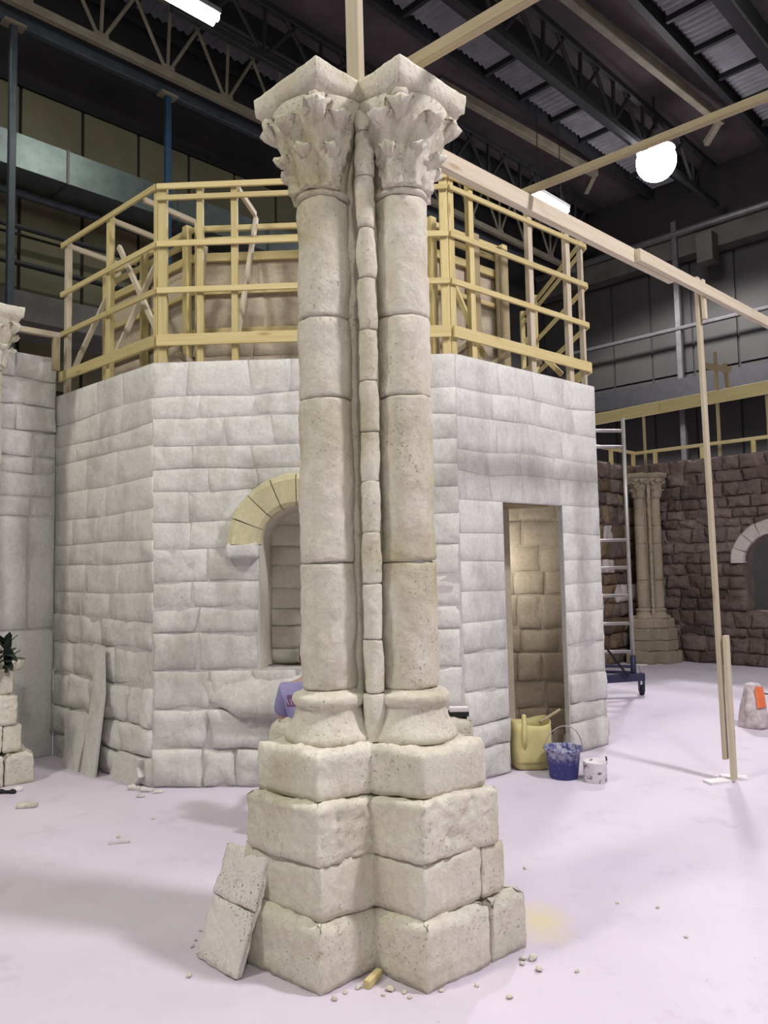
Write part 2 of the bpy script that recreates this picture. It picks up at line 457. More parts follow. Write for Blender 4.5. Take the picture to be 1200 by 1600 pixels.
def rough_prism(poly, z0, z1, bev, amp, seed, step=.022, top_scale=1.0, bevt=None):
    """a dressed block with worn edges: outline poly (x, y), dense enough to carry chips"""
    ring = resample(round_corners(poly, bev), step); N = len(ring); m = MB()
    cx = sum(p[0] for p in ring) / N; cy = sum(p[1] for p in ring) / N
    def scaled(e, k=1.0):
        out = []
        for i in range(N):
            p = V(ring[i]); t = (V(ring[(i + 1) % N]) - V(ring[i - 1])).normalized(); nn = V((-t.y, t.x))
            q = p + nn * e; q = V((cx, cy)) + (q - V((cx, cy))) * k; out.append(q)
        return out
    nz = max(2, round((z1 - z0) / step)); lv = []
    for j in range(nz + 1):
        t = j / nz; z = z0 + (z1 - z0) * t; e = 0
        b_ = (bevt or bev) if z1 - z < z - z0 else min(bev, .005); dz = min(z - z0, z1 - z)
        if dz < b_: e = b_ * (1 - math.sqrt(max(0, 1 - (1 - dz / b_) ** 2)))
        lv.append((z, e, 1 + (top_scale - 1) * t))
    for z, e, k in lv:
        m.v += [V((q.x, q.y, z)) for q in scaled(e, k)]
    for k in (.8, .6, .4, .2):
        base = scaled(bevt or bev, top_scale)
        m.v += [V((cx + (q.x - cx) * k, cy + (q.y - cy) * k, z1)) for q in base]
    R = len(m.v) // N
    for r in range(R - 1):
        for k in range(N): m.f.append([r * N + k, r * N + (k + 1) % N, (r + 1) * N + (k + 1) % N, (r + 1) * N + k])
    m.v.append(V((cx, cy, z1))); c = len(m.v) - 1
    for k in range(N): m.f.append([(R - 1) * N + k, (R - 1) * N + (k + 1) % N, c])
    m.f.append(list(range(N))[::-1])
    # chips bite hardest near arrises
    def mask(p):
        edge = abs(p.z - z1); return 1 + 1.0 * max(0, 1 - edge / .03)
    m.rough(amp, 6.5, seed, amp * .75, 30, mask)
    return m

# ================================================================== THE HALL
ZR = 12.0; VW = 13.0; UW = 20.2; U0 = -12.0; V0 = -13.0
fl = MB(); fl.v = [UV(U0, V0, 0), UV(UW, V0, 0), UV(UW, VW, 0), UV(U0, VW, 0)]; fl.f = [[0, 1, 2, 3]]
tag(fl.build('floor', M['floor']), 'dusty white lilac floor of the hall', kind='structure')
def slab(name, a, b, z0, z1, n, th, mat, kind='structure', label=None, parent=None):
    a, b, n = V(a), V(b), V(n); m = MB(); q = [a, b, b - n * th, a - n * th]
    m.v = [V((p.x, p.y, z0)) for p in q] + [V((p.x, p.y, z1)) for p in q]
    m.f = [(3, 2, 1, 0), (4, 5, 6, 7), (0, 1, 5, 4), (1, 2, 6, 5), (2, 3, 7, 6), (3, 0, 4, 7)]
    o = m.build(name, mat, parent, fixn=True)
    if kind and parent is None: tag(o, label, kind=kind)
    return o
wl = slab('wall_left', UV(U0, VW, 0), UV(UW, VW, 0), 0, ZR + .3, -VD, .3, M['shell'], label='dark hall wall behind the left side of the set')
wr = slab('wall_right', UV(UW, VW, 0), UV(UW, V0, 0), 0, ZR + .3, -UD, .3, M['shell'], label='dark hall wall behind the right side of the set')
slab('wall_near', UV(U0, V0, 0), UV(UW, V0, 0), 0, ZR + .3, VD, .3, M['concrete'], label='hall wall behind the camera on the right')
slab('wall_rear', UV(U0, VW, 0), UV(U0, V0, 0), 0, ZR + .3, UD, .3, M['concrete'], label='hall wall behind the camera on the left')
cb = MB(); cb.v = [UV(U0, V0, ZR), UV(UW, V0, ZR), UV(UW, VW, ZR), UV(U0, VW, ZR)] + [UV(U0, V0, ZR + .2), UV(UW, V0, ZR + .2), UV(UW, VW, ZR + .2), UV(U0, VW, ZR + .2)]
cb.f = [(3, 2, 1, 0), (4, 5, 6, 7), (0, 1, 5, 4), (1, 2, 6, 5), (2, 3, 7, 6), (3, 0, 4, 7)]
ceil = tag(cb.build('ceiling', M['roofdark']), 'dark roof deck of the hall', kind='structure')
def uvbox(name, u0, u1, v0, v1, z0, z1, mat, parent):
    m = MB(); q = [(u0, v0), (u1, v0), (u1, v1), (u0, v1)]
    m.v = [UV(u, v, z0) for u, v in q] + [UV(u, v, z1) for u, v in q]
    m.f = [(3, 2, 1, 0), (4, 5, 6, 7), (0, 1, 5, 4), (1, 2, 6, 5), (2, 3, 7, 6), (3, 0, 4, 7)]
    return m.build(name, mat, parent)
# corrugated sheets in strips, girders between
for i, (va, vb) in enumerate(((11.72, 12.5), (8.25, 9.18), (4.97, 5.85), (1.7, 2.6))):
    u = 5.0; k = 0
    while u < UW - .3:
        L = 1.25; m = MB()
        def cor(a, b, u=u, va=va, vb=vb): return UV(u + a * (L - .05), va + (vb - va) * b, ZR - .12 + .028 * math.sin(a * 2 * math.pi * 7))
        m.grid(cor, 42, 1)
        m.build('corrugated_sheet', M['sheet'], ceil, smooth=True)
        uvbox('purlin', u - .05, u + .03, va - .1, vb + .05, ZR - .24, ZR - .1, M['girder'], ceil)
        u += L; k += 1
for va in (11.35, 8.0, 4.7):
    uvbox('girder_web', 4.5, UW, va - .02, va + .24, ZR - .5, ZR, M['girder'], ceil)
    uvbox('girder_flange', 4.5, UW, va - .05, va - .02, ZR - .52, ZR - .48, M['flange'], ceil)
for va in (12.55, 9.25, 5.95):
    uvbox('girder_web', 4.5, UW, va, va + .14, ZR - .3, ZR, M['girder'], ceil)
for va, ua, ub in ((6.55, 11, 17.6), (9.75, 12, 17.6), (3.2, 12, 17.6)):
    timber('rafter', UV(ua, va + .35, ZR - .2), UV(ub, va - .15, ZR - .35), .16, .22, M['beige'], ceil)
    timber('rafter_bracket', UV(ub, va - .15, ZR - .3), UV(ub + .35, va + .35, ZR - .55), .12, .16, M['beige'], ceil)
def truss(name, va, u0, u1, zc, depth, label, mat, step, phase=0.0, grp=None, r=.035, cat='truss'):
    t = empty(name, UV(u0, va, zc), label, cat)
    timber('lower_chord', UV(u0, va, zc), UV(u1, va, zc), .12, .14, mat, t)
    timber('upper_chord', UV(u0, va, zc + depth), UV(u1, va, zc + depth), .12, .14, mat, t)
    u = u0 + phase
    while u < u1 - .3:
        for du in (-step * .62, step * .05, step * .62):
            if u0 < u + du < u1:
                MBt = MB().tube([UV(u, va, zc), UV(u + du, va, zc + depth)], r, 6); MBt.build('web_member', mat, t)
        uvbox('gusset_plate', u - .12, u + .12, va - .04, va + .04, zc - .02, zc + .14, mat, t)
        u += step
    return t
truss('roof_truss', 11.5, 3.0, 19.6, PVv(200, 86, 11.5).z, 1.35, 'beige steel roof truss with V webs, high at the upper left', M['beige'], 1.19, 1.05, r=.032)
for va, k in ((7.35, 'over the bright round lamp'), (10.6, 'running above the long pale beam')):
    truss('roof_truss', va, 6.0, 19.6, ZR - 1.35, 1.0, 'dark steel roof truss ' + k, M['girder'], 1.3, .5, r=.04)
# ---- left hall wall fittings
ch = PVv(200, 114, 11.8).z
tag(timber('steel_channel', UV(1, 11.8, ch), UV(19, 11.8, ch), .12, .2, M['teal']), 'blue grey steel channel below the beige roof truss on the left', 'steel channel')
pz = [PVv(36, 138, VW).z, 5.2]
pu = [PVv(x, 200, VW - .05).dot(UD) for x in (32, 128, 213, 292)]
du = 1.06; us = [pu[0] + (k - 4) * du for k in range(16)]
for k in range(15):
    for (za, zb) in ((pz[0] - 2.55, pz[0] - .03), (pz[0] - 5.1, pz[0] - 2.6)):
        uvbox('wall_panel', us[k] + .03, us[k + 1] - .03, VW - .05, VW, za, zb, M['panelL'], wl)
uvbox('panel_top_rail', us[0], us[-1], VW - .09, VW, pz[0] - .02, pz[0] + .07, M['joint'], wl)
vd = 12.1
dz = [PVv(100, y, vd).z for y in (234, 285)]
du_ = empty('air_duct', UV(1, vd, dz[1]), 'galvanised rectangular air duct running along the left hall wall', 'duct')
u = 1.0
while u < 14:
    uvbox('duct_section', u, u + 1.96, vd, vd + .7, dz[1], dz[0], M['duct'], du_)
    uvbox('duct_flange', u + 1.96, u + 2.0, vd - .02, vd + .72, dz[1] - .02, dz[0] + .02, M['flange'], du_); u += 2.0
for i, (y, r, mt) in enumerate(((322, .07, 'teal'), (372, .045, 'girder'), (427, .045, 'girder'))):
    z = PVv(92, y, 12.6).z
    o = MB().tube([UV(1, 12.6, z), UV(14, 12.6, z)], r, 8).build('wall_pipe', M[mt])
    tag(o, ('grey pipe under the air duct on the left wall', 'upper dark thin pipe on the left wall below the grey pipe', 'lower dark thin pipe on the left wall above the concrete ledge')[i], 'pipe')
lz = PVv(80, 478, 12.0)
uvbox('wall_ledge', 1, 16, 11.9, VW, lz.z - .35, lz.z + .1, M['concrete'], wl)
for x, mt, lab, y0 in ((18, 'teal', 'tall blue grey steel post at the far left edge', 455), (262, 'blue', 'tall blue painted steel post left of the pier', 300)):
    P = PVv(x, 250, 11.75)
    t = empty('steel_post', (P.x, P.y, 0), lab, 'post')
    timber('shaft', (P.x, P.y, 0), (P.x, P.y, ch - .1), .10, .10, M[mt], t, up=UD)
    timber('head_plate', V((P.x, P.y, ch - .12)) - UD * .16, V((P.x, P.y, ch - .12)) + UD * .16, .2, .04, M['beige'], t)
# ---- right hall wall fittings
pv = [PUu(x, 500, UW).dot(VD) for x in (958, 1018)]
dv = abs(pv[0] - pv[1]); vs2 = [pv[1] + 5 * dv - k * dv for k in range(16)]
zt = PUu(1000, 432, UW).z
for k in range(15):
    for za, zb in ((zt - 3.0, zt - .04), (zt - 6.0, zt - 3.06)):
        uvbox('wall_panel', UW - .05, UW, vs2[k + 1] + .03, vs2[k] - .03, za, zb, M['panelR'], wr)
uvbox('wall_beam', UW - .5, UW, V0 + .1, VW - .1, zt, zt + .75, M['dimbeam'], wr)
uvbox('wall_corbel', UW - .9, UW - .5, 7.4, 7.8, zt - .45, zt + .3, M['dimbeam'], wr)
for y, r, lab in ((528, .06, 'dark pipe across the right hall wall'), (384, .09, 'thick grey pipe high on the right hall wall')):
    z = PUu(1000, y, UW - .6).z
    tag(MB().tube([UV(UW - .6, VW - .2, z), UV(UW - .6, 0, z)], r, 8).build('wall_pipe', M['flange']), lab, 'pipe')
P = PUu(1060, 500, UW - .55)
timber('wall_post', (P.x, P.y, 0), (P.x, P.y, 10.6), .14, .14, M['flange'], wr, up=UD)
lz2 = PUu(1000, 610, UW - .6).z
uvbox('wall_ledge', UW - 1.1, UW, V0 + .2, VW - 1.4, lz2 - .5, lz2, M['girder'], wr)

# ------------------------------------------------------------------ lamps
def high_bay(loc, power, label, colr=(1, .95, 1), R=.42, grp='high bay lamps of the hall', sz=.4):
    loc = V(loc); t = empty('high_bay_lamp', loc, label, 'lamp', grp)
    m = MB(); pr = [(.08, .62), (.14, .58), (.16, .45), (R * .7, .34), (R * .98, .16), (R * .96, .14), (R * .66, .31), (.13, .42), (.02, .5)]
    m.lathe(pr, 24, loc, cap=False).build('reflector', M['lampbody'], t, smooth=True)
    b = MB(); b.lathe([(max(.01, R * math.cos(a)), -R * math.sin(a) - .1) for a in [(k - 5) * math.pi / 26 for k in range(19)]], 24, loc, cap=False)
    b.build('bulb_cover', M['hid'], t, smooth=True)
    if loc.z + .6 < ZR: MB().tube([loc + V((0, 0, .6)), V((loc.x, loc.y, ZR))], .02, 6).build('hanger', M['girder'], t)
    ld = bpy.data.lights.new('lamp_light', 'SPOT'); ld.energy = power; ld.color = colr; ld.spot_size = math.radians(150); ld.spot_blend = .25; ld.shadow_soft_size = sz
    lo = bpy.data.objects.new('lamp_light', ld); col.objects.link(lo); lo.matrix_basis = Matrix.Translation(loc + V((0, 0, -R - .2))); set_parent(lo, t)
    return t
hid = G(1025, 246, 10.6)
high_bay(hid, BACK_W, 'bright round high bay lamp glowing at the upper right', R=.43, sz=.45)
high_bay((4.7, 2.0, 8.4), KEY_W, 'high bay lamp hanging right of the camera', (1, .93, .99), sz=.38)
high_bay((-5.5, 0.5, 9.0), FILL_W, 'added unseen high bay fill lamp left of the camera', (1, .95, .80), sz=.5)  # unseen lamp added as warm fill from the left
high_bay((1.5, -5.0, 9.5), FILL_W, 'added unseen high bay fill lamp behind the camera', (1, .97, .92), sz=.5)  # unseen lamp added as fill from behind
def tube_lamp(p, label, L=1.3, power=TUBE_W):
    p = V(p); t = empty('fluorescent_lamp', p, label, 'lamp', 'fluorescent battens under the roof')
    timber('housing', p - UD * L / 2 + V((0, 0, .1)), p + UD * L / 2 + V((0, 0, .1)), .24, .08, M['lampbody'], t)
    m = MB()
    for s in (-1, 1): m.tube([p - UD * L * .48 + VD * .06 * s, p + UD * L * .48 + VD * .06 * s], .05, 10)
    m.build('tube', M['tube'], t, smooth=True)
    for s in (-.35, .35): MB().tube([p + UD * L * s + V((0, 0, .14)), p + UD * L * s + V((0, 0, max(.2, ZR - p.z)))], .01, 5).build('hanger', M['girder'], t)
    ld = bpy.data.lights.new('tube_light', 'AREA'); ld.shape = 'RECTANGLE'; ld.size = L * .95; ld.size_y = .2; ld.energy = power; ld.color = (.95, 1, .92)
    lo = bpy.data.objects.new('tube_light', ld); col.objects.link(lo)
    lo.matrix_basis = Matrix.Translation(p + V((0, 0, -.08))) @ Matrix.Rotation(math.radians(45), 4, 'Z'); set_parent(lo, t)
tube_lamp(G(285, 3, 9.7), 'glowing fluorescent batten at the top left of the roof', 1.15)
tube_lamp(G(860, 318, 9.7), 'glowing fluorescent batten beyond the long pale beam')
for k, (u, v_) in enumerate(((1.0, 11.0), (1.0, 3.0), (-4, -2), (8, -1.0), (14, 3))):  # unseen battens, added for the light they give
    tube_lamp(UV(u, v_, 11.2), ('added fluorescent batten of the roof outside the picture ' + ('over the far left', 'above the camera', 'behind the camera', 'over the right side', 'over the far right')[k]))

# ================================================================== THE CHAPEL
WH = 3.2
C1 = V((-1.758, 5.82, 0)); C2 = V((.561, 5.725, 0)); C3 = V((1.94, 6.92, 0)); C0 = V((-2.96, 6.895, 0))
chap = empty('stone_chapel', (0, 6.6, 0), 'white polygonal stone chapel wall with an arched niche and a doorway', 'building')
def face_frame(A, B):
    A, B = V(A), V(B); ux = (B - A); L = ux.length; ux.normalize(); n = V((ux.y, -ux.x, 0)); return A, ux, n, L
ampz = lambda z: .0022 + (.009 if z < 1.15 else 0) + (.011 if z < .6 else 0)
proudz = lambda z: .005 + (.012 if z < 1.15 else 0) + (.016 if z < .6 else 0)
gapz = lambda z, r: r.choice((.0012, .0012, .0018, .004)) if z > 1.15 else r.uniform(.001, .004)
bevz = lambda z: .0045 if z > 1.15 else .02
def core(name, A, ux, n, pieces, th=.14, mat='mortar'):
    """backing wall of a face, given as convex (u, v) polygons"""
    m = MB()
    for poly in pieces:
        b = len(m.v); k = len(poly)
        for dep in (0, -th): m.v += [A + ux * u + V((0, 0, v)) + n * dep for u, v in poly]
        m.f.append([b + i for i in range(k)]); m.f.append([b + k + i for i in range(k)][::-1])
        for i in range(k): m.f.append([b + i, b + k + i, b + k + (i + 1) % k, b + (i + 1) % k])
    return m.build(name, M[mat], chap, fixn=True)
# ---- left face
A, ux, n, L = face_frame(C0, C1)
fc = core('left_face', A, ux, n, [[(0, 0), (L, 0), (L, WH), (0, WH)]])
stone_panel(fc, A, ux, n, L + .006, WH, M['plaster'], 11, amp=ampz, proud=proudz, gap=gapz, bev=bevz, wob=.03, rows=(.15, .29), levels=(1.0,), widths=(.28, .6))
# ---- centre face with the niche
A, ux, n, L = face_frame(C1, C2); ctrA, ctru, ctrn, ctrL = A, ux, n, L
def onc(x, y): q = PP(x, y, A, n) - A; return q.dot(ux), q.z
uo = onc(357, 850)[0]; ui = onc(406, 900)[0]; vtop = onc(466, 740)[1]; vs_ = onc(360, 852)[1]
RO = vtop - vs_; RI = RO - (ui - uo); uc = uo + RO; vsill = onc(410, 1046)[1]
arc = [(uc - RI * math.cos(t), vs_ + RI * math.sin(t)) for t in [k * math.pi / 16 for k in range(17)]]
pcs = [[(0, 0), (uc - RI, 0), (uc - RI, WH), (0, WH)], [(uc + RI, 0), (L, 0), (L, WH), (uc + RI, WH)], [(uc - RI, 0), (uc + RI, 0), (uc + RI, vsill), (uc - RI, vsill)]]
for k in range(16): pcs.append([arc[k], arc[k + 1], (arc[k + 1][0], WH), (arc[k][0], WH)])
fc = core('centre_face', A, ux, n, pcs)
RM = (RO + RI) / 2
stone_panel(fc, A, ux, n, L, WH, M['plaster'], 23, amp=lambda z: ampz(z) + (.006 if 1.15 < z < 1.65 else 0), proud=proudz, gap=lambda z, r: r.uniform(.003, .008) if 1.15 < z < 1.65 else gapz(z, r), bev=bevz, wob=.03, rows=(.15, .29), levels=(vsill, vs_ - .02), rects=((uc - RI, uc + RI, vsill, vs_ - .02),), arches=((uc, vs_ - .02, RM),), widths=(.24, .55))
# niche lining: back, jambs and vault
ND = .30; m = MB()
outl = [(uc - RI, vsill)] + [(uc - RI, vs_)] + arc[1:-1] + [(uc + RI, vs_), (uc + RI, vsill)]
P3 = lambda u, v, d: A + ux * u + V((0, 0, v)) - n * d
k = len(outl)
m.v = [P3(u, v, 0) for u, v in outl] + [P3(uc + (u - uc) * .93, v - (.02 if v > vs_ else 0), ND) for u, v in outl]
for i in range(k - 1): m.f.append([i, i + 1, k + i + 1, k + i])
m.f.append([k + i for i in range(k)][::-1])
m.build('niche_lining', M['niche'], chap, fixn=True)
nb = empty('niche_back', A + ux * uc - n * ND); set_parent(nb, chap)
stone_panel(nb, P3(uc - RI * .92, vsill, ND - .004), ux, n, RI * 1.84, vs_ - vsill + RI * .55, M['niche'], 31, amp=lambda z: .008 if z < 1.15 else .003, proud=lambda z: .012, rows=(.12, .22), widths=(.25, .5), levels=(.3,))
# hood mould of voussoirs
NV = 8
hood = empty('arch_hood', A + ux * uc); set_parent(hood, chap)
for i in range(NV):
    a0 = math.pi * i / NV + .008; a1 = math.pi * (i + 1) / NV - .008; mm = MB()
    prof = [(RI - .01, -.06), (RI - .01, .05), (RI + .02, .085), (RO - .05, .10), (RO - .012, .08), (RO, .035), (RO, -.03)]
    ns = 6
    for j in range(ns + 1):
        t = a0 + (a1 - a0) * j / ns
        for r, d in prof: mm.v.append(P3(uc - r * math.cos(t), vs_ + r * math.sin(t), -d))
    q = len(prof)
    for j in range(ns):
        for c in range(q): mm.f.append([j * q + c, (j + 1) * q + c, (j + 1) * q + (c + 1) % q, j * q + (c + 1) % q])
    mm.f.append(list(range(q))); mm.f.append([ns * q + c for c in range(q)][::-1])
    mm.rough(.004, 12, i)
    mm.build('voussoir', M['hood'], hood, smooth=False, fixn=True)
for s in (-1, 1):   # stop blocks under the hood ends
    mm = MB(); u0_, u1_ = (uc - RO, uc - RI + .005) if s < 0 else (uc + RI - .005, uc + RO)
    po = rough_prism([(0, 0), (u1_ - u0_, 0), (u1_ - u0_, .15), (0, .15)], 0, .12, .02, .005, 5 + s, .03)
    po.v = [P3(u0_ + p.x, vs_ - .10 + p.z, .05 - p.y) for p in po.v]
    po.build('hood_stop', M['plaster'], hood, smooth=True, fixn=True)
# sloping sill
uS = onc(315, 1080)[0]; m = MB(); NS = 22; W2 = (uc - uS) * 2
for i in range(NS + 1):
    t = i / NS; e = min(1, min(t, 1 - t) * 4.2); e = e * e * (3 - 2 * e); u_ = uS + W2 * t
    for d_, z_ in ((.27, .0), (.12, -.015), (.0, -.05), (-.07, -.13), (-.12, -.22), (-.13, -.28), (-.11, -.33), (.03, -.34)):
        d2 = d_ * e if d_ < 0 else (d_ if abs(u_ - uc) < RI else min(d_, .02)); z2 = z_ if e > .98 else (-.11 + (z_ + .11) * (.5 + .5 * e))
        m.v.append(P3(u_, vsill + z2, d2))
for i in range(NS):
    for c in range(8): m.f.append([i * 8 + c, (i + 1) * 8 + c, (i + 1) * 8 + (c + 1) % 8, i * 8 + (c + 1) % 8])
m.f.append(list(range(8))); m.f.append([NS * 8 + c for c in range(8)][::-1])
m.rough(.014, 6, 44, .006, 20); m.build('sloping_sill', M['plaster'], chap, smooth=True, fixn=True)
# ---- right face with the doorway
A, ux, n, L = face_frame(C2, C3); rA, ru, rn, rL = A, ux, n, L
def onr(x, y): q = PP(x, y, A, n) - A; return q.dot(ux), q.z
dl = onr(789, 900)[0]; dr = onr(882, 900)[0]; dh = onr(832, 787)[1]
fc = core('right_face', A, ux, n, [[(0, 0), (dl, 0), (dl, WH), (0, WH)], [(dr, 0), (L, 0), (L, WH), (dr, WH)], [(dl, dh), (dr, dh), (dr, WH), (dl, WH)]], th=.045)
stone_panel(fc, A, ux, n, L, WH, M['plaster'], 37, amp=lambda z: ampz(z) * .8, proud=proudz, gap=gapz, bev=bevz, wob=.03, rows=(.15, .29), levels=(dh,), rects=((dl, dr, 0, dh),), widths=(.24, .5))
for k in range(4):
    timber('door_head_board', A + ux * (dl - .02) + V((0, 0, dh + .012)) - n * (.2 + k * .1), A + ux * (dr + .02) + V((0, 0, dh + .012)) - n * (.2 + k * .1), .09, .022, M['dullwood'], chap)
# side return, out of sight from the front
C4 = V((1.80, 9.1, 0)); Cm = V((-3.0, 9.1, 0))
A, ux, n, L = face_frame(C3, C4)
fc = core('side_face', A, ux, n, [[(0, 0), (L, 0), (L, WH), (0, WH)]])
stone_panel(fc, A, ux, n, L, WH, M['plaster'], 41, amp=ampz, proud=proudz, gap=gapz, bev=bevz, wob=.03, widths=(.35, .6), rows=(.22, .32))
# ---- inner drum, .52 m behind the outer faces
OFF = .52; ZI = 4.25
def isect(P, d, Q, e):
    det = d.x * (-e.y) + e.x * d.y; r = Q - P; t = (r.x * (-e.y) + e.x * r.y) / det; return P + d * t
fr = [face_frame(C0, C1), face_frame(C1, C2), face_frame(C2, C3)]
I1 = isect(fr[0][0] - fr[0][2] * OFF, fr[0][1], fr[1][0] - fr[1][2] * OFF, fr[1][1])
I2 = isect(fr[1][0] - fr[1][2] * OFF, fr[1][1], fr[2][0] - fr[2][2] * OFF, fr[2][1])
I0 = C0 - fr[0][2] * OFF; I3 = C3 - fr[2][2] * (OFF + .05)
drum = empty('inner_drum', (-.3, 7.2, 0), 'tan plaster panel drum framed in timber behind the chapel wall', 'building')
rend = PP(785, 480, I2, fr[2][2]); rend.z = 0
for nm, a, b, sd, zt_ in (('drum_panel', I0, I1, 51, ZI), ('drum_panel', I1, I2, 52, ZI), ('drum_panel', I2, rend, 53, ZI)):
    A, ux, n, L = face_frame(a, b)
    m = MB(); q = [A, A + ux * L, A + ux * L - n * .06, A - n * .06]
    m.v = [V((p.x, p.y, z)) for z in (0, zt_) for p in q]
    m.f = [(3, 2, 1, 0), (4, 5, 6, 7), (0, 1, 5, 4), (1, 2, 6, 5), (2, 3, 7, 6), (3, 0, 4, 7)]
    pn = m.build(nm, M['tan'], drum, fixn=True)
    stone_panel(pn, A + V((0, 0, 3.05)), ux, n, L, zt_ - 3.05, M['tan'], sd, rows=(.22, .32), widths=(.35, .6), amp=lambda z: .003, proud=lambda z: .006)
# passage wall seen through the doorway
A, ux, n, L = face_frame(V((.95, 7.36, 0)), V((1.86, 7.36, 0)))
m = MB(); q = [A, A + ux * L, A + ux * L - n * .08, A - n * .08]
m.v = [V((p.x, p.y, z)) for z in (0, 2.6) for p in q]
m.f = [(3, 2, 1, 0), (4, 5, 6, 7), (0, 1, 5, 4), (1, 2, 6, 5), (2, 3, 7, 6), (3, 0, 4, 7)]
pw = m.build('passage_wall', M['tan'], chap, fixn=True)
stone_panel(pw, A, ux, n, L, 2.6, M['tan'], 61, rows=(.18, .30), widths=(.2, .42), amp=lambda z: .012 if z < 1.3 else .004, proud=lambda z: .03 if z < 1.3 else .01, levels=(1.3,), bev=.014)

P = V((1.0, 6.98, 1.75))  # unseen lamp, added to lift the dark passage wall
wk = empty('added_passage_lamp', P, 'unseen lamp added to brighten the passage beside the doorway', 'lamp')
MB().lathe([(.004, -.06), (.03, -.045), (.038, -.01), (.03, .03), (.018, .06)], 14, P, cap=False).build('bulb', M['hid'], wk, smooth=True)
MB().tube([P + V((0, 0, .06)), P + V((0, 0, .14))], .022, 8).build('holder', M['black'], wk)
MB().tube([P + V((0, 0, .14)), P + V((0, 0, .6))], .005, 5).build('cable', M['black'], wk)
ld = bpy.data.lights.new('added_passage_light', 'POINT'); ld.energy = 9; ld.color = (1, .95, .88); ld.shadow_soft_size = .1
lo = bpy.data.objects.new('added_passage_light', ld); col.objects.link(lo); lo.matrix_basis = Matrix.Translation(P + V((0, 0, -.13))); set_parent(lo, wk)

# ================================================================== TIMBER FRAME ON THE CHAPEL
frame = empty('stud_framework', (0, 5.9, WH), 'yellow pine stud frame with horizontal rails standing on the chapel wall', 'timber framework')
A, ux, n, L = fr[1]
cz = lambda y: PP(350, y, A, n).z
RZ = [cz(284), cz(302), cz(374.5), cz(448), cz(527)]
TH = .04
def rail(a, b, z, h=.05, out=.02, ea=0, eb=0, mat='wood'):
    A, ux, n, L = face_frame(a, b)
    timber('rail', A + ux * (-ea) + n * out + V((0, 0, z)), A + ux * (L + eb) + n * out + V((0, 0, z)), .022, h, M[mat], frame)
def post(a, b, u, z0, z1, wd=.06, dp=.05, mat='wood', off=-.02):
    A, ux, n, L = face_frame(a, b)
    p = A + ux * u + n * off
    timber('post', V((p.x, p.y, z0)), V((p.x, p.y, z1)), dp, wd, M[mat], frame, up=ux)
FB = .055  # the studs stand just inside the wall face
F0, F1, F2, F3, F4 = [p for p in (C0 - fr[0][2] * FB, isect(C0 - fr[0][2] * FB, fr[0][1], C1 - fr[1][2] * FB, fr[1][1]), isect(C1 - fr[1][2] * FB, fr[1][1], C2 - fr[2][2] * FB, fr[2][1]), C3 - fr[2][2] * FB, C4 + V((-.06, 0, 0)))]
for a, b in ((F0, F1), (F1, F2), (F2, F3), (F3, F4)):
    for z, h in zip(RZ, (.045, .04, .045, .045, .09)):
        if (a, b) == (F0, F1) and z == RZ[1]: continue
        rail(a, b, z, h, .02 if h < .08 else .028, .0, .0)
def on(a, b, x, y):
    A, ux, n, L = face_frame(a, b); return (PP(x, y, A, n) - A).dot(ux)
ZB = WH - .12; ZT = RZ[0] + .02
for x, y, wd, zt_, mt in ((103, 500, .055, ZT, 'palewood'), (169, 460, .06, ZT, 'wood')): post(F0, F1, on(F0, F1, x, y), ZB, zt_, wd, mat=mt)
L0 = (F1 - F0).length; L1 = (F2 - F1).length; L2 = (F3 - F2).length
post(F0, F1, L0 - .03, ZB, ZT, .05)
post(F1, F2, .035, ZB, ZT, .07)
for x in (312, 366, 475, 560): post(F1, F2, on(F1, F2, x, 420), ZB, ZT, .05)
post(F1, F2, L1 - .035, ZB, ZT, .065); post(F2, F3, .035, ZB, ZT, .06)
for x, y, wd in ((738, 420, .055), (831, 460, .06), (890, 480, .06), (912, 490, .03)): post(F2, F3, on(F2, F3, x, y), ZB, ZT, wd, mat='palewood' if x > 800 else 'wood')
for u in (.45, 1.6): post(F3, F4, u, ZB, ZT, .06)
post(F3, F4, u + .55, ZB, ZT, .06)
# ties from the frame to the drum, and raking braces
def tie(p, q, w=.03, h=.045, name='tie', mat='palewood'): timber(name, p, q, w, h, M[mat], frame)
A, ux, n, L = face_frame(F0, F1)
zt2 = ZT - .02
for u in (on(F0, F1, 103, 400), on(F0, F1, 169, 350), on(F0, F1, 220, 312)):
    a = A + ux * u + V((0, 0, zt2)) - n * .03; tie(a, a - n * .55 + V((0, 0, -.03)))
    if u < .9: tie(a - n * .5 + V((0, 0, -.1)), A + ux * (u + .05) + V((0, 0, ZB + .35)) - n * .05, name='brace')
tie(A + ux * on(F0, F1, 176, 372) - n * .06 + V((0, 0, RZ[0] - .25)), A + ux * (L - .06) - n * .06 + V((0, 0, RZ[4] + .05)), name='brace')
for u in (.25, .75): tie(A + ux * u + V((0, 0, WH + .02)) - n * .05, A + ux * u + V((0, 0, WH + .02)) - n * .5)
A, ux, n, L = face_frame(F1, F2)
u = on(F1, F2, 318, 365); tie(A + ux * u + V((0, 0, RZ[2])) - n * .06, A + ux * (u - .2) + V((0, 0, RZ[4])) - n * .45, name='brace')
u = on(F1, F2, 370, 310); tie(A + ux * u + V((0, 0, ZT - .03)) - n * .05, A + ux * (u + .05) + V((0, 0, ZT - .05)) - n * .45)
tie(A + ux * (u + .06) + V((0, 0, ZT - .08)) - n * .45, A + ux * (u - .02) + V((0, 0, RZ[4])) - n * .06, name='brace')
tie(A + ux * on(F1, F2, 272, 520) + V((0, 0, RZ[4] - .08)) - n * .05, A + ux * on(F1, F2, 300, 520) + V((0, 0, RZ[4] - .14)) - n * .45)
A, ux, n, L = face_frame(F2, F3)
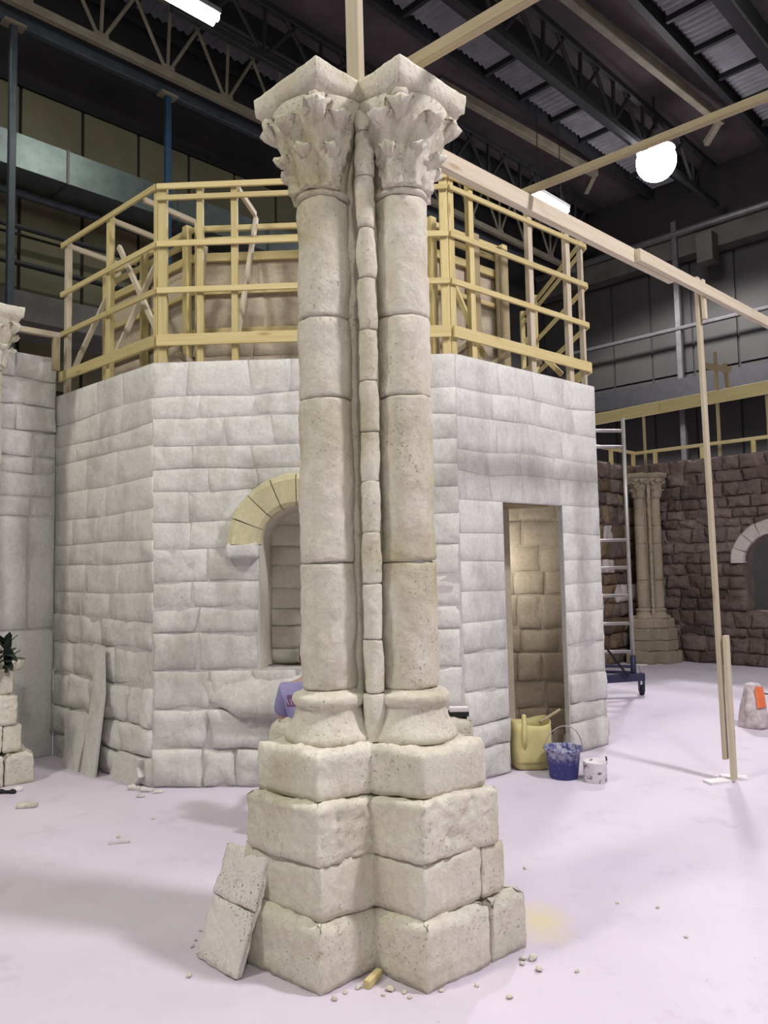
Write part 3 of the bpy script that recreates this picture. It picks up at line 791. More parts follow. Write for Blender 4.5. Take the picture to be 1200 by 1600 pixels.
for x, y in ((738, 440), (800, 470), (850, 500)):
    u = on(F2, F3, x, y); tie(A + ux * u + V((0, 0, RZ[4] - .03)) - n * .05, A + ux * (u + .05) + V((0, 0, RZ[4] - .12)) - n * .45)
u = on(F2, F3, 760, 450); tie(A + ux * u + V((0, 0, RZ[4] - .1)) - n * .05, A + ux * (u - .05) + V((0, 0, RZ[2] + .1)) - n * .46, name='brace', mat='wood')
u = on(F2, F3, 880, 450); tie(A + ux * u + V((0, 0, RZ[4] - .1)) - n * .05, A + ux * (u - .05) + V((0, 0, RZ[3] - .1)) - n * .4, name='brace', mat='wood')
# drum framing (battens and studs on its outer side)
def dtimb(nm, p, q, w, h, mat='wood'): timber(nm, p, q, w, h, M[mat], drum)
for a, b in ((I0, I1), (I1, I2), (I2, rend)):
    A, ux, n, L = face_frame(a, b)
    for z, h in ((ZI + .22, .045), (ZI + .12, .045), (ZI - .03, .07), (ZI - .33, .04), (ZI - .66, .04)):
        dtimb('batten', A + n * .03 + V((0, 0, z)), A + ux * L + n * .03 + V((0, 0, z)), .03, h, 'wood')
    k = 2 if L < 1.3 else 3
    for j in range(k):
        u = .04 + (L - .08) * j / (k - 1) if (a is not I1) else (.05, L * .55, L - .05)[j]
        p = A + ux * u + n * .06; timber('stud', V((p.x, p.y, WH - .15)), V((p.x, p.y, ZI + .25)), .05, .07, M['wood'], drum, up=ux)
A, ux, n, L = face_frame(I2, rend)
p = A + ux * L * .55 + n * .06; timber('stud', V((p.x, p.y, WH - .15)), V((p.x, p.y, ZI + .25)), .05, .12, M['dullwood'], drum, up=ux)
p = A + ux * (L - .09) + n * .08; timber('stud', V((p.x, p.y, WH - .15)), V((p.x, p.y, ZI + .2)), .04, .14, M['dullwood'], drum, up=ux)

# ================================================================== SET WALLS LEFT AND RIGHT
sl = empty('set_wall', C0, 'pale plaster set wall at the left edge joining the chapel', 'wall')
B = C0 - UD * 2.6
A, ux, n, L = face_frame(B + fr[0][1] * .0, C0 - V((.004, .004, 0)) )
HW = 3.55
m = MB(); q = [A, A + ux * L, A + ux * L - n * .14, A - n * .14]
m.v = [V((p.x, p.y, z)) for z in (0, HW) for p in q]
m.f = [(3, 2, 1, 0), (4, 5, 6, 7), (0, 1, 5, 4), (1, 2, 6, 5), (2, 3, 7, 6), (3, 0, 4, 7)]
m.build('wall_core', M['mortar'], sl, fixn=True)
za = PP(45, 984, A, n).z; zb = PP(45, 807, A, n).z
uj = (PP(43, 900, A, n) - A).dot(ux)
rg = random.Random(5)
def big(u0, u1, v0, v1): stone_mesh('plaster_panel', [(u0, v0), (u1, v0), (u1, v1), (u0, v1)], A, ux, n, .012, .003, rg, mat=M['plaster'], parent=sl, gap=.006)
big(L - .9, L, 0, za); big(0, L - .9, 0, za); big(uj, L, za, zb); big(uj - .7, uj, za, zb); big(0, uj - .7, za, zb)
stone_panel(sl, A + V((0, 0, zb)), ux, n, L, HW - zb, M['plaster'], 71, amp=lambda z: .004 if z < 2.5 else .022, proud=lambda z: .01 if z < 2.5 else .03, rows=(.14, .24), widths=(.2, .5))
# timber rail above it
a = G(-60, 498, 3.72); b = G(93, 525, 3.72)
o = tag(empty('timber_rail', (b.x, b.y, HW)), 'pale timber rail on a short stud above the left set wall', 'timber')
timber('rail', a, b, .05, .05, M['palewood'], o); timber('stud', V((b.x, b.y, 3.4)) - UD * .03, V((b.x, b.y, 3.70)) - UD * .03, .05, .06, M['dullwood'], o, up=UD)
# ---- rear right walls
K = V((4.22, 12.85, 0)); HB = 3.2
KA = K - UD * 3.2; KB = K - VD * 7.0
sr = empty('set_wall', K, 'brown rubble set wall at the right with a pale arched opening', 'wall')
ss_ = empty('set_wall', K - UD * .8, 'rust and grey rubble set wall behind the scaffold', 'wall')
A, ux, n, L = face_frame(KA, K)
m = MB(); q = [A, A + ux * L, A + ux * L - n * .15, A - n * .15]
m.v = [V((p.x, p.y, z)) for z in (0, HB) for p in q]; m.f = [(3, 2, 1, 0), (4, 5, 6, 7), (0, 1, 5, 4), (1, 2, 6, 5), (2, 3, 7, 6), (3, 0, 4, 7)]
m.build('wall_core', M['brown'], ss_, fixn=True)
stone_panel(ss_, A, ux, n, L, HB, M['rust'], 81, rows=(.16, .32), widths=(.2, .45), amp=lambda z: .03, proud=lambda z: .05, mats=[M['rust'], M['rust'], M['brown'], M['brown'], M['farhood']], bev=.025, u_start=L - 2.0)
A, ux, n, L = face_frame(K, KB)
def onb(x, y): q = PP(x, y, A, n) - A; return q.dot(ux), q.z
a0 = onb(1143, 880); a1 = onb(1165, 880); a2 = onb(1200, 822); asill = onb(1180, 955)[1]
ro = .64
uc2 = a0[0] + ro; vc2 = a0[1]; ri = ro - (a1[0] - a0[0])
rm = (ro + ri) / 2
arc = [(uc2 - ri * math.cos(t), vc2 + ri * math.sin(t)) for t in [k * math.pi / 12 for k in range(13)]]
pcs = [[(0, 0), (uc2 - ri, 0), (uc2 - ri, HB), (0, HB)], [(uc2 + ri, 0), (L, 0), (L, HB), (uc2 + ri, HB)], [(uc2 - ri, 0), (uc2 + ri, 0), (uc2 + ri, asill), (uc2 - ri, asill)]]
for k in range(12): pcs.append([arc[k], arc[k + 1], (arc[k + 1][0], HB), (arc[k][0], HB)])
m = MB()
for poly in pcs:
    b = len(m.v); k = len(poly)
    for dep in (0, -.3): m.v += [A + ux * u + V((0, 0, v)) + n * dep for u, v in poly]
    m.f.append([b + i for i in range(k)]); m.f.append([b + k + i for i in range(k)][::-1])
    for i in range(k): m.f.append([b + i, b + k + i, b + k + (i + 1) % k, b + (i + 1) % k])
m.build('wall_core', M['brown'], sr, fixn=True)
stone_panel(sr, A, ux, n, min(L, 3.6), HB, M['brown'], 83, rows=(.14, .24), widths=(.18, .42), amp=lambda z: .03, proud=lambda z: .045, levels=(asill, vc2), rects=((uc2 - ri, uc2 + ri, asill, vc2),), arches=((uc2, vc2, rm),), bev=.022)
for i in range(8):
    a0_ = math.pi * i / 8 + .01; a1_ = math.pi * (i + 1) / 8 - .01; mm = MB(); prof = [(ri, -.05), (ri, .09), (ro - .03, .11), (ro, .06), (ro, -.02)]
    for j in range(5):
        t = a0_ + (a1_ - a0_) * j / 4
        for r, d in prof: mm.v.append(A + ux * (uc2 - r * math.cos(t)) + V((0, 0, vc2 + r * math.sin(t))) + n * d)
    for j in range(4):
        for c in range(5): mm.f.append([j * 5 + c, (j + 1) * 5 + c, (j + 1) * 5 + (c + 1) % 5, j * 5 + (c + 1) % 5])
    mm.f.append(list(range(5))); mm.f.append([20 + c for c in range(5)][::-1]); mm.rough(.012, 8, i)
    mm.build('voussoir', M['farhood'], sr, fixn=True)
# timber rail running along the top of the rear walls
rt = empty('timber_rail', (K.x, K.y, HB), 'thin yellow timber rail on short studs along the top of the rear walls', 'timber rail')
rz = HB + .22
Ka = K + V((.05, .05, 0))
timber('rail', Ka - UD * 3.0 + V((0, 0, rz)), Ka + V((0, 0, rz)), .04, .05, M['wood'], rt)
timber('rail', Ka + V((0, 0, rz)), Ka - VD * 5.0 + V((0, 0, rz)), .04, .05, M['wood'], rt)
for k in range(4):
    p = Ka - UD * (.08 + k * .75); timber('stud', V((p.x, p.y, HB - .1)), V((p.x, p.y, rz - .025)), .05, .06, M['wood'], rt, up=UD)
for k in range(6):
    p = Ka - VD * (.35 + k * .78); timber('stud', V((p.x, p.y, HB - .1)), V((p.x, p.y, rz - .025)), .05, .06, M['wood'], rt, up=VD)
# rear timber beam on slim poles
a = G(932, 655, 4.17); b = G(1200, 605, 4.17); dd = (b - a).normalized()
o = empty('rear_timber_beam', (a.x, a.y, 0), 'long knotty timber beam spanning above the rear walls at the right', 'timber beam')
timber('plank', a - dd * 1.4, a + dd * 1.25, .05, .2, M['wood'], o); timber('plank', a + dd * 1.26, b + dd * 2.2, .05, .2, M['wood'], o)
for x, zt_, w_ in ((1003, 4.1, .04), (1118, 4.9, .045), (1196, 4.1, .045)):
    t_ = 0; best = None
    for k in range(400):
        p = a + dd * (k * .01 - .5); q = CR.transposed() @ (p - CAM); px = 600 + F * q.x / -q.z
        if best is None or abs(px - x) < best[0]: best = (abs(px - x), p)
    p = best[1] + V((.04, .04, 0)); timber('pole', V((p.x, p.y, 0)), V((p.x, p.y, zt_)), w_, w_, M['dullwood'], o, up=UD)
    if x == 1118:
        timber('cross_cleat', V((p.x, p.y - .03, 4.72)) - VD * -.2, V((p.x, p.y - .03, 4.56)) + VD * -.22, .03, .1, M['dullwood'], o)
        timber('cross_cleat', V((p.x + .12, p.y - .05, 4.70)), V((p.x + .16, p.y - .05, 4.3)), .03, .1, M['dullwood'], o)

# ================================================================== THE PIER
AX = -.073; PYC = 3.40; SEP = .178; SR = .116
pier = empty('stone_pier', (AX, PYC, 0), 'tall cream stone pier of two columns with carved capitals in the foreground', 'pier')
def footprint(side, cxn, cy, e, notch, t0=0.0, t1=1.0, depth=.36):
    """one half of a course seen from above (side -1 left, +1 right)"""
    corner = (cxn, cy); end = (e, cy + (e - cxn) * .80)
    bk = (e - depth * .62, end[1] + depth * .78)
    pts = [(-.012, notch - .008), corner, end, bk, (-.012, bk[1] + .08)]
    pts = [(AX + side * x, y) for x, y in pts]
    return pts if side < 0 and False else (pts if side > 0 else pts[::-1])
courses = [  # z0, z1, corner x, corner y, end, notch y, bevel, amp
    (0.0, .243, .200, 2.985, .640, 3.175, .014, .010),
    (.244, .452, .197, 3.030, .545, 3.195, .010, .0075),
    (.454, .678, .206, 3.022, .530, 3.185, .016, .008),
    (.679, .862, .210, 3.085, .480, 3.215, .012, .009)]
sd = 100; bt = (.032, .006, .022, .010)
for ci, (z0, z1, cxn, cy, e, nt, bv, am) in enumerate(courses):
    for side in (-1, 1):
        sd += 1
        if side > 0 and ci in (0, 1):
            es = (.47, .44)[ci]; dy = .8
            fp = footprint(1, cxn, cy, es, nt, depth=.40)
            rough_prism(fp, z0, z1, bv, am, sd, bevt=bt[ci]).build('pedestal_stone', M['pier'], pier, smooth=True, fixn=True)
            s0 = (es + .006, cy + (es + .006 - cxn) * dy); s1 = (e, cy + (e - cxn) * dy)
            q = [s0, s1, (s1[0] - .22, s1[1] + .28), (s0[0] - .22, s0[1] + .28)]
            rough_prism([(AX + x, y) for x, y in q], z0, z1 - .006, bv * .8, am * .8, sd + 40, bevt=bt[ci]).build('pedestal_stone', M['pier'], pier, smooth=True, fixn=True)
        else:
            pm_ = rough_prism(footprint(side, cxn, cy, e, nt), z0, z1, bv, am, sd, bevt=bt[ci], step=.014 if ci == 2 else .022)
            if ci == 2:   # the broken, pock-marked face beside the notch
                for v_ in pm_.v:
                    kk = max(0, min(1, (v_.x - AX + .21) / .03)) * max(0, min(1, (3.25 - v_.y) / .03)) * max(0, min(1, (z1 - v_.z) / .02))
                    hh_ = max(0, noise.noise(v_ * 22)) + .6 * max(0, noise.noise(v_ * 45 + V((9, 3, 1))))
                    v_ += V((-.7, .7, 0)) * .028 * kk * hh_
            pm_.build('pedestal_stone', M['pier'], pier, smooth=True, fixn=True)
for side in (-1, 1):   # low shoulder stones behind the column bases
    x0 = AX + side * .345; q = [(x0 - .1, 3.42), (x0 + .1, 3.42), (x0 + .08, 3.60), (x0 - .08, 3.60)]
    rough_prism(q, .84, .925, .02, .012, 150 + side).build('shoulder_stone', M['pier'], pier, smooth=True, fixn=True)
# backing core between and behind the shafts
rough_prism([(AX - .15, PYC - .005), (AX + .15, PYC - .005), (AX + .13, PYC + .22), (AX - .13, PYC + .22)], .86, 3.66, .02, .008, 160, .05).build('core', M['pier'], pier, smooth=True, fixn=True)
def drum_piece(name, cx, cy, r, z0, z1, seed, n, amp, bow=.0, r1=None):
    m = MB(); pr = [(r * .93, z0 + .001), (r * .985, z0 + .006), (r, z0 + .016)]
    k = max(3, int((z1 - z0) / .028)); r1 = r1 or r
    for j in range(1, k):
        t = j / k; pr.append((r + (r1 - r) * t + bow * math.sin(math.pi * t), z0 + .016 + (z1 - z0 - .032) * t))
    pr += [(r1, z1 - .016), (r1 * .985, z1 - .006), (r1 * .93, z1 - .001)]
    m.lathe(pr, n, (cx, cy, 0)).rough(amp, 7, seed, amp * .6, 24)
    return m.build(name, M['pier'], pier, smooth=True)
for side in (-1, 1):
    cx = AX + side * SEP
    # attic base
    pr = [(.165, .858), (.190, .862), (.198, .875), (.195, .892), (.184, .905), (.172, .93), (.158, .96), (.149, .985), (.146, 1.002), (.150, 1.012), (.160, 1.018), (.166, 1.030), (.166, 1.046), (.158, 1.057), (.140, 1.063), (.128, 1.07), (.12, 1.078)]
    m = MB(); m.lathe(pr, 56, (cx, PYC, 0)).rough(.006, 9, 170 + side, .003, 30); m.build('column_base', M['pier'], pier, smooth=True)
    MB().lathe([(SR * .90, .9), (SR * .88, 3.26)], 24, (cx, PYC, 0)).build('shaft_core', M['mortar'], pier, smooth=True)
    js = [1.075, 1.62, 2.343, 2.703, 3.245]
    for k in range(4):
        t0, t1 = k / 4, (k + 1) / 4
        drum_piece('shaft_drum', cx, PYC, SR + .006 * (1 - t0), js[k] + .003, js[k + 1] - .003, 180 + k + side * 7, 48, .009, .001, SR + .006 * (1 - t1))
zc = [.862, 1.064, 1.291, 1.524, 1.743, 1.963, 2.183, 2.41, 2.637, 2.863, 3.091, 3.327, 3.542, 3.66]
for k in range(len(zc) - 1):
    drum_piece('colonnette_drum', AX + .018, PYC - .085, .040 + (.006 if k == 0 else 0), zc[k] + .002, zc[k + 1] - .002, 210 + k, 22, .009, .003)
MB().lathe([(.030, .87), (.030, 3.655)], 14, (AX + .018, PYC - .085, 0)).build('colonnette_core', M['mortar'], pier, smooth=True)
# ---- capitals
def leaf(cx, cy, ang, z0, h, r0, r1, wd, curl, seed, parent, tip=.5):
    """a broad leaf clinging to the bell and rolling outward at the tip"""
    NU, NW = 14, 8; m = MB(); ca, sa = math.cos(ang), math.sin(ang)
    def prof(t):
        if t < .72:
            s = t / .72; return r0 + (r1 - r0) * s ** 1.6, z0 + h * s
        s = (t - .72) / .28 * math.pi * 1.15
        return r1 + curl * math.sin(s) * 1.05, z0 + h + curl * .5 * math.sin(s) - curl * (1 - math.cos(s)) * .62
    for layer in (0, 1):
        for i in range(NU + 1):
            t = i / NU; r, z = prof(t)
            wid = wd * (.78 + .35 * math.sin(math.pi * min(1, t * 1.25)) - (.55 * max(0, t - .75) / .25))
            wid *= 1 + .12 * math.sin(t * 26)
            for j in range(NW + 1):
                q = j / NW * 2 - 1
                rib = .009 * math.cos(q * math.pi * 2.5) + .018 * (1 - q * q)
                rr = r + (rib if layer == 0 else -.035) - .016 * q * q
                th = q * wid / max(.05, r)
                x = rr * math.cos(th); y = rr * math.sin(th)
                m.v.append(V((cx + x * ca - y * sa, cy + x * sa + y * ca, z)))
    S = (NU + 1) * (NW + 1)
    for i in range(NU):
        for j in range(NW):
            a = i * (NW + 1) + j; b = a + NW + 1
            m.f.append([a, b, b + 1, a + 1]); m.f.append([S + a, S + a + 1, S + b + 1, S + b])
    for i in range(NU):
        for j in (0, NW):
            a = i * (NW + 1) + j; b = a + NW + 1; m.f.append([a, b, S + b, S + a])
    for j in range(NW):
        for i in (0, NU):
            a = i * (NW + 1) + j; m.f.append([a, a + 1, S + a + 1, S + a])
    m.rough(.010, 14, seed, .0045, 45)
    return m.build('leaf', M['pier'], parent, smooth=True, fixn=True)
for side in (-1, 1):
    cx = AX + side * SEP
    bell = MB(); pr = [(.108, 3.243), (.122, 3.247), (.129, 3.258), (.124, 3.270), (.114, 3.276), (.116, 3.32), (.124, 3.40), (.142, 3.50), (.172, 3.58), (.225, 3.64)]
    bell.lathe(pr, 48, (cx, PYC, 0)).rough(.005, 10, 240 + side)
    cap = bell.build('capital', M['pier'], pier, smooth=True)
    inward = 0.0 if side < 0 else math.pi
    def dev(an): return abs((an - inward + math.pi) % (2 * math.pi) - math.pi)
    for k in range(8):
        an = math.pi * 2 * k / 8 + math.pi / 8 + .05 * side
        if dev(an) < .6: continue
        leaf(cx, PYC, an, 3.272, .160, .128, .166, .064, .034, 250 + k + 20 * side, cap)
    for k in range(8):
        an = math.pi * 2 * k / 8; big_ = k % 2 == 0
        if dev(an) < .3: continue
        if dev(an) < 1.0: an += (1 if math.sin(an) * math.cos(inward) > 0 else -1) * .32
        leaf(cx, PYC, an, 3.385, .215 if big_ else .180, .137, .218 if big_ else .200, .084, .046 if big_ else .040, 290 + k + 20 * side, cap)
    for k in range(4):   # volute knobs under the abacus corners
        an = k * math.pi / 2; m = MB()
        c0_ = V((cx + .225 * math.cos(an), PYC + .225 * math.sin(an), 3.625))
        m.lathe([(max(.002, .040 * math.sin(a)), .030 * math.cos(a)) for a in [math.pi * (1 - j / 10) for j in range(11)]], 16, c0_, cap=False).rough(.020, 22, 330 + k + side * 9, .008, 60)
        m.build('volute', M['pier'], cap, smooth=True)
    # abacus: square block turned corner-on, with a chamfered lower edge
    h = .222 * S2
    def sq(s): return [(cx, PYC - h * s), (cx + h * s, PYC), (cx, PYC + h * s), (cx - h * s, PYC)]
    m = MB(); lv = [(3.628, .74), (3.640, .86), (3.662, .90), (3.672, .965), (3.70, .985), (3.735, 1.0), (3.752, .995), (3.756, .9), (3.756, .5), (3.756, .1)]
    rg_ = [resample(round_corners(sq(s), .006), .022 * max(.3, s)) for z, s in lv]
    Nn = len(resample(round_corners(sq(1), .006), .022))
    base = resample(round_corners(sq(1), .006), .022)
    for z, s in lv:
        for x, y in base: m.v.append(V((cx + (x - cx) * s, PYC + (y - PYC) * s, z)))
    for r in range(len(lv) - 1):
        for k in range(Nn): m.f.append([r * Nn + k, r * Nn + (k + 1) % Nn, (r + 1) * Nn + (k + 1) % Nn, (r + 1) * Nn + k])
    m.f.append(list(range(Nn))[::-1]); m.f.append([(len(lv) - 1) * Nn + k for k in range(Nn)])
    m.rough(.006, 9, 350 + side, .0035, 36)
    m.build('abacus', M['pier'], cap, smooth=True, fixn=True)
# ---- the other two piers are castings of the same kind
dl_ = Matrix.Translation(V((-3.37 - AX, 6.10 - PYC, 0)))
p2 = copy_tree(pier, dl_); p2['label'] = 'cream stone pier cut off by the left edge of the picture'
pf = V((4.22, 12.30, 0))
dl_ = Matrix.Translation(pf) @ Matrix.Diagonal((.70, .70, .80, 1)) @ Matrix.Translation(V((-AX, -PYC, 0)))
p3 = copy_tree(pier, dl_, None, M['farpier']); p3['label'] = 'small pier of two columns, darkened in colour for dim light, in the corner of the rear walls'

# ================================================================== TIMBERS AROUND THE PIER
a = G(697, 254, 3.62); b = G(1090, 455, 3.62); d = (b - a).normalized()
lb = empty('long_timber_beam', (a.x, a.y, 3.5), 'long pale timber beam running from the pier capital to the propping pole', 'timber beam')
sp_ = G(1048, 432, 3.62)
timber('plank', a - d * .1, sp_, .045, .10, M['palewood'], lb)
timber('plank', sp_ - d * .55 + V((0, 0, -.004)) + V((.03, -.03, 0)), b + d * 5.5 + V((.03, -.03, 0)), .04, .085, M['palewood'], lb)
pb = G(1141, 1221); pt = PY(1089, 446, pb.y)
pp = empty('propping_pole', pb, 'slim pale timber pole propping up the long beam', 'pole')
q1 = pb + (pt - pb) * .66
timber('lath', pb + V((-.025, .0, .16)), pt + V((0, 0, .06)), .028, .055, M['palewood'], pp, up=UD)
timber('lath', pb + V((.02, -.02, 0.02)), pb + (pt - pb) * .285 + V((.03, -.02, 0)), .03, .06, M['palewood'], pp, up=UD)
timber('splint', pt + V((.035, -.03, -.27)), pt + V((.03, -.03, .03)), .025, .045, M['palewood'], pp, up=UD)
for s, (dx, dy, rz_) in enumerate(((-.1, -.02, .3), (.06, .08, -.3))):
    mm = MB().box((-.09, -.045, 0), (.09, .045, .018), Matrix.Translation(pb + V((dx, dy, 0))) @ Matrix.Rotation(rz_, 4, 'Z')); mm.build('foot_board', M['white'], pp)
a = G(832, 296, 3.70); b = G(1200, 150, 3.70); d = (b - a).normalized()
tag(timber('cross_timber', a - d * .06, b + d * 1.2, .035, .038, M['dullwood']), 'dull cross timber lying over the long beam near the bright lamp', 'timber')
pz_ = PY(555, 60, 3.50)
tag(timber('upright_timber', (pz_.x, 3.50, 3.757), (pz_.x - .01, 3.50, 5.6), .07, .055, M['palewood'], up=V((.5, 1, 0)).normalized()), 'upright timber post rising between the two capitals of the pier', 'post')
a = G(640, 103, 3.9); b = G(815, 0, 3.9); d = (b - a).normalized()
tag(timber('cross_timber', a - d * .38, b + d * 1.6, .045, .06, M['dullwood']), 'cross timber slanting up to the right behind the right capital', 'timber')

# ================================================================== THINGS ON THE FLOOR
# leaning board
bl = G(310, 1493); br = G(374, 1532); inw = V((.63, .78, 0))
tl = PY(362, 1312, bl.y + .12); tr = PY(424, 1341, br.y + .10)
bd = empty('leaning_board', (bl + br) / 2, 'stained plaster board leaning on the left of the pier pedestal', 'board')
ex = (br - bl).normalized(); ey = ((tl - bl) + (tr - br)).normalized(); en = ex.cross(ey).normalized()
Wd = (br - bl).length; Hd = ((tl - bl).length + (tr - br).length) / 2
Mb = Matrix((ex, ey, en)).transposed().to_4x4(); Mb.translation = bl
def bslab(nm, v0, v1, d0, d1, seed):
    po = rough_prism([(.0, v0), (Wd, v0), (Wd, v1), (0, v1)], d0, d1, .006, .005, seed, .02)
    po.v = [Mb @ p for p in po.v]; po.build(nm, M['board'], bd, smooth=True, fixn=True)
bslab('facing', 0, Hd * .53, 0, .022, 401); bslab('facing', Hd * .532, Hd, 0, .022, 402)
bslab('backing', .005, Hd - .005, -.016, .002, 403)
# wood offcut and crumbs
p = G(578, 1541); q = PY(594, 1528, p.y + .05)
tag(timber('wood_offcut', V((p.x - .012, p.y - .02, .016)), V((p.x + .035, p.y + .06, .02)), .028, .03, M['wood']), 'short yellow wood offcut lying at the notch of the pedestal', 'wood offcut')
rg = random.Random(8)
crumbs = [(523, 1563, .012), (842, 1517, .016), (902, 1519, .010), (817, 1500, .014), (965, 1412, .009), (1028, 1419, .009), (1072, 1465, .009), (820, 1358, .009), (796, 1560, .012), (560, 1545, .012), (610, 1548, .014), (632, 1552, .010), (540, 1552, .010), (300, 1480, .010), (305, 1470, .008), (312, 1455, .008), (295, 1527, .012), (640, 1560, .008), (745, 1541, .010), (832, 1500, .018), (815, 1508, .01), (185, 1309, .012), (240, 1280, .012), (690, 1550, .009), (598, 1556, .008)]
for x, y, r in crumbs:
    P = G(x, y); m = MB(); m.lathe([(r * .3, 0), (r, r * .3), (r * 1.05, r * .7), (r * .6, r * 1.2), (r * .1, r * 1.35)], 7, P); m.rough(r * .5, 40, rg.random() * 50)
    for v_ in m.v: v_.z = max(v_.z, 0)
    tag(m.build('plaster_crumb', M['pier'], None, False), 'small plaster crumb lying on the dusty floor', 'crumb', 'plaster crumbs on the floor')
P = G(186, 1319)
tag(rough_prism([(P.x - .06, P.y - .012), (P.x + .06, P.y + .012), (P.x + .055, P.y + .03), (P.x - .065, P.y + .006)], 0, .014, .004, .004, 411, .012).build('plaster_sliver', M['mortar'], smooth=True, fixn=True), 'thin grey plaster sliver on the bright floor left of the pier', 'plaster piece')
for (x, y, wd_, dp_, h_, mt, lab, nm, ct) in ((42, 1262, .13, .07, .03, 'pier', 'flat pale stone chip with a dark top on the floor at the left', 'stone_chip', 'stone'), (12, 1240, .14, .05, .02, 'black', 'dark flat offcut on the floor at the left edge', 'dark_offcut', 'offcut'), (30, 1236, .05, .05, .03, 'white', 'small white plaster lump beside the dark offcut', 'plaster_lump', 'plaster piece')):
    P = G(x, y); tag(rough_prism([(P.x - wd_ / 2, P.y - dp_ / 2), (P.x + wd_ / 2, P.y - dp_ / 3), (P.x + wd_ / 2.2, P.y + dp_ / 2), (P.x - wd_ / 2.2, P.y + dp_ / 2.4)], 0, h_, .008, .008, x, .02).build(nm, M[mt], smooth=True, fixn=True), lab, ct)
# float on the plinth
P = PY(717, 1136, 3.48); zt_ = .932
t = empty('plastering_float', (P.x, P.y, zt_), 'small black plastering float with a white top on the pier plinth', 'float')
Mx = Matrix.Translation(V((P.x, P.y, zt_))) @ Matrix.Rotation(-.05, 4, 'Z')
MB().box((-.045, -.03, 0), (.045, .03, .018), Mx).build('sole', M['black'], t)
MB().box((-.04, -.022, .018), (.043, .022, .036), Mx).build('handle', M['white'], t)
# planks / slabs leaning at the left face
def lean_slab(name, pts, d0, lab, cat, mat, seed, th=.02):
    """an irregular slab whose outline (pixels) is carried on a plane leaning on the left face"""
    A, ux, n, L = fr[0]; bot = sum((G(x, y) for x, y in pts[:2]), V()) / 2
    hz = 1.15; A0 = V((bot.x, bot.y, 0)) + n * .07; topv = V((0, 0, 1)) * hz - n * d0
    nn = ux.cross(topv).normalized()
    if nn.dot(n) < 0: nn = -nn
    P = [PP(x, y, A0, nn) for x, y in pts]; P[0].z = P[1].z = 0; m = MB(); k = len(P)
    m.v = [p.copy() for p in P] + [p - nn * th for p in P]
    for v_ in m.v: v_.z = max(v_.z, .0)
    m.f = [list(range(k)), list(range(k, 2 * k))[::-1]] + [[i, k + i, k + (i + 1) % k, (i + 1) % k] for i in range(k)]
    tag(m.build(name, M[mat], None, fixn=True), lab, cat)
lean_slab('plaster_slab', [(96, 1192), (121, 1199), (137, 1132), (140, 1122), (130, 1113), (100, 1112), (101, 1165)], .05, 'rough plaster slab leaning low at the left end of the chapel wall', 'plaster slab', 'plaster', 1)
lean_slab('plaster_slab', [(125, 1202), (147, 1208), (158, 1120), (162, 1085), (161, 1010), (147, 1006), (144, 1078), (138, 1120)], .06, 'tall ragged plaster slab leaning upright against the chapel wall', 'plaster slab', 'plaster', 2)
lean_slab('plaster_block', [(170, 1205), (208, 1226), (217, 1215), (213, 1200), (218, 1188), (184, 1174), (178, 1188)], .05, 'broken plaster block with a groove leaning near the chapel corner', 'plaster block', 'plaster', 3, .05)
lean_slab('wood_sliver', [(179, 1195), (187, 1198), (188, 1150), (186, 1126), (183, 1150)], .03, 'thin wooden sliver leaning behind the broken plaster block', 'wood piece', 'dullwood', 4, .012)
for k, (x, y, r) in enumerate(((211, 1234, .045), (229, 1237, .045), (247, 1239, .035), (222, 1246, .03))):
    P = G(x, y); m = rough_prism([(P.x - r, P.y - r * .6), (P.x + r * .8, P.y - r * .5), (P.x + r, P.y + r * .5), (P.x - r * .7, P.y + r * .6)], 0, r * .7, r * .2, r * .25, 420 + k, .02)
    for v_ in m.v: v_.z = max(v_.z, 0)
    tag(m.build('rubble_lump', M['plaster'] if k % 2 else M['board'], None, True, fixn=True), 'small lump of rubble heaped at the chapel corner', 'rubble', 'rubble lumps at the chapel corner')
# plant
def plant(P, sz, lab):
    t = empty('leafy_plant', P, lab, 'plant'); rg = random.Random(3)
    MB().tube([P, P + V((.01, 0, .10)), P + V((0, .01, .2))], [.012, .01, .006], 6).build('stem', M['leaf'], t)
    for k in range(26):
        an = rg.uniform(0, 6.28); el = rg.uniform(-.5, 1.2); Ln = sz * rg.uniform(.6, 1.1); c = P + V((0, 0, rg.uniform(.06, .2)))
        d = V((math.cos(an) * math.cos(el), math.sin(an) * math.cos(el), math.sin(el))); s = d.cross(V((0, 0, 1))).normalized(); m = MB()
        u_ = s.cross(d); pts = []
        for i, (tt, ww) in enumerate(((0, .012), (.35, .04), (.65, .035), (1, .003))):
            dr_ = -u_ * 0 - V((0, 0, .12 * tt * tt * Ln * 4 / 2)); b_ = c + d * Ln * tt + dr_
            m.v += [b_ - s * ww * sz * 4, b_ + u_ * .006, b_ + s * ww * sz * 4]
        for i in range(3):
            for j in range(2): a_ = i * 3 + j; m.f.append([a_, a_ + 1, a_ + 4, a_ + 3])
        m.build('leaf', M['leaf'], t, smooth=True)
pl = PY(9, 1075, 5.93)
plant(V((pl.x, pl.y, .85)), .19, 'dark leafy plant on the pedestal at the left edge')
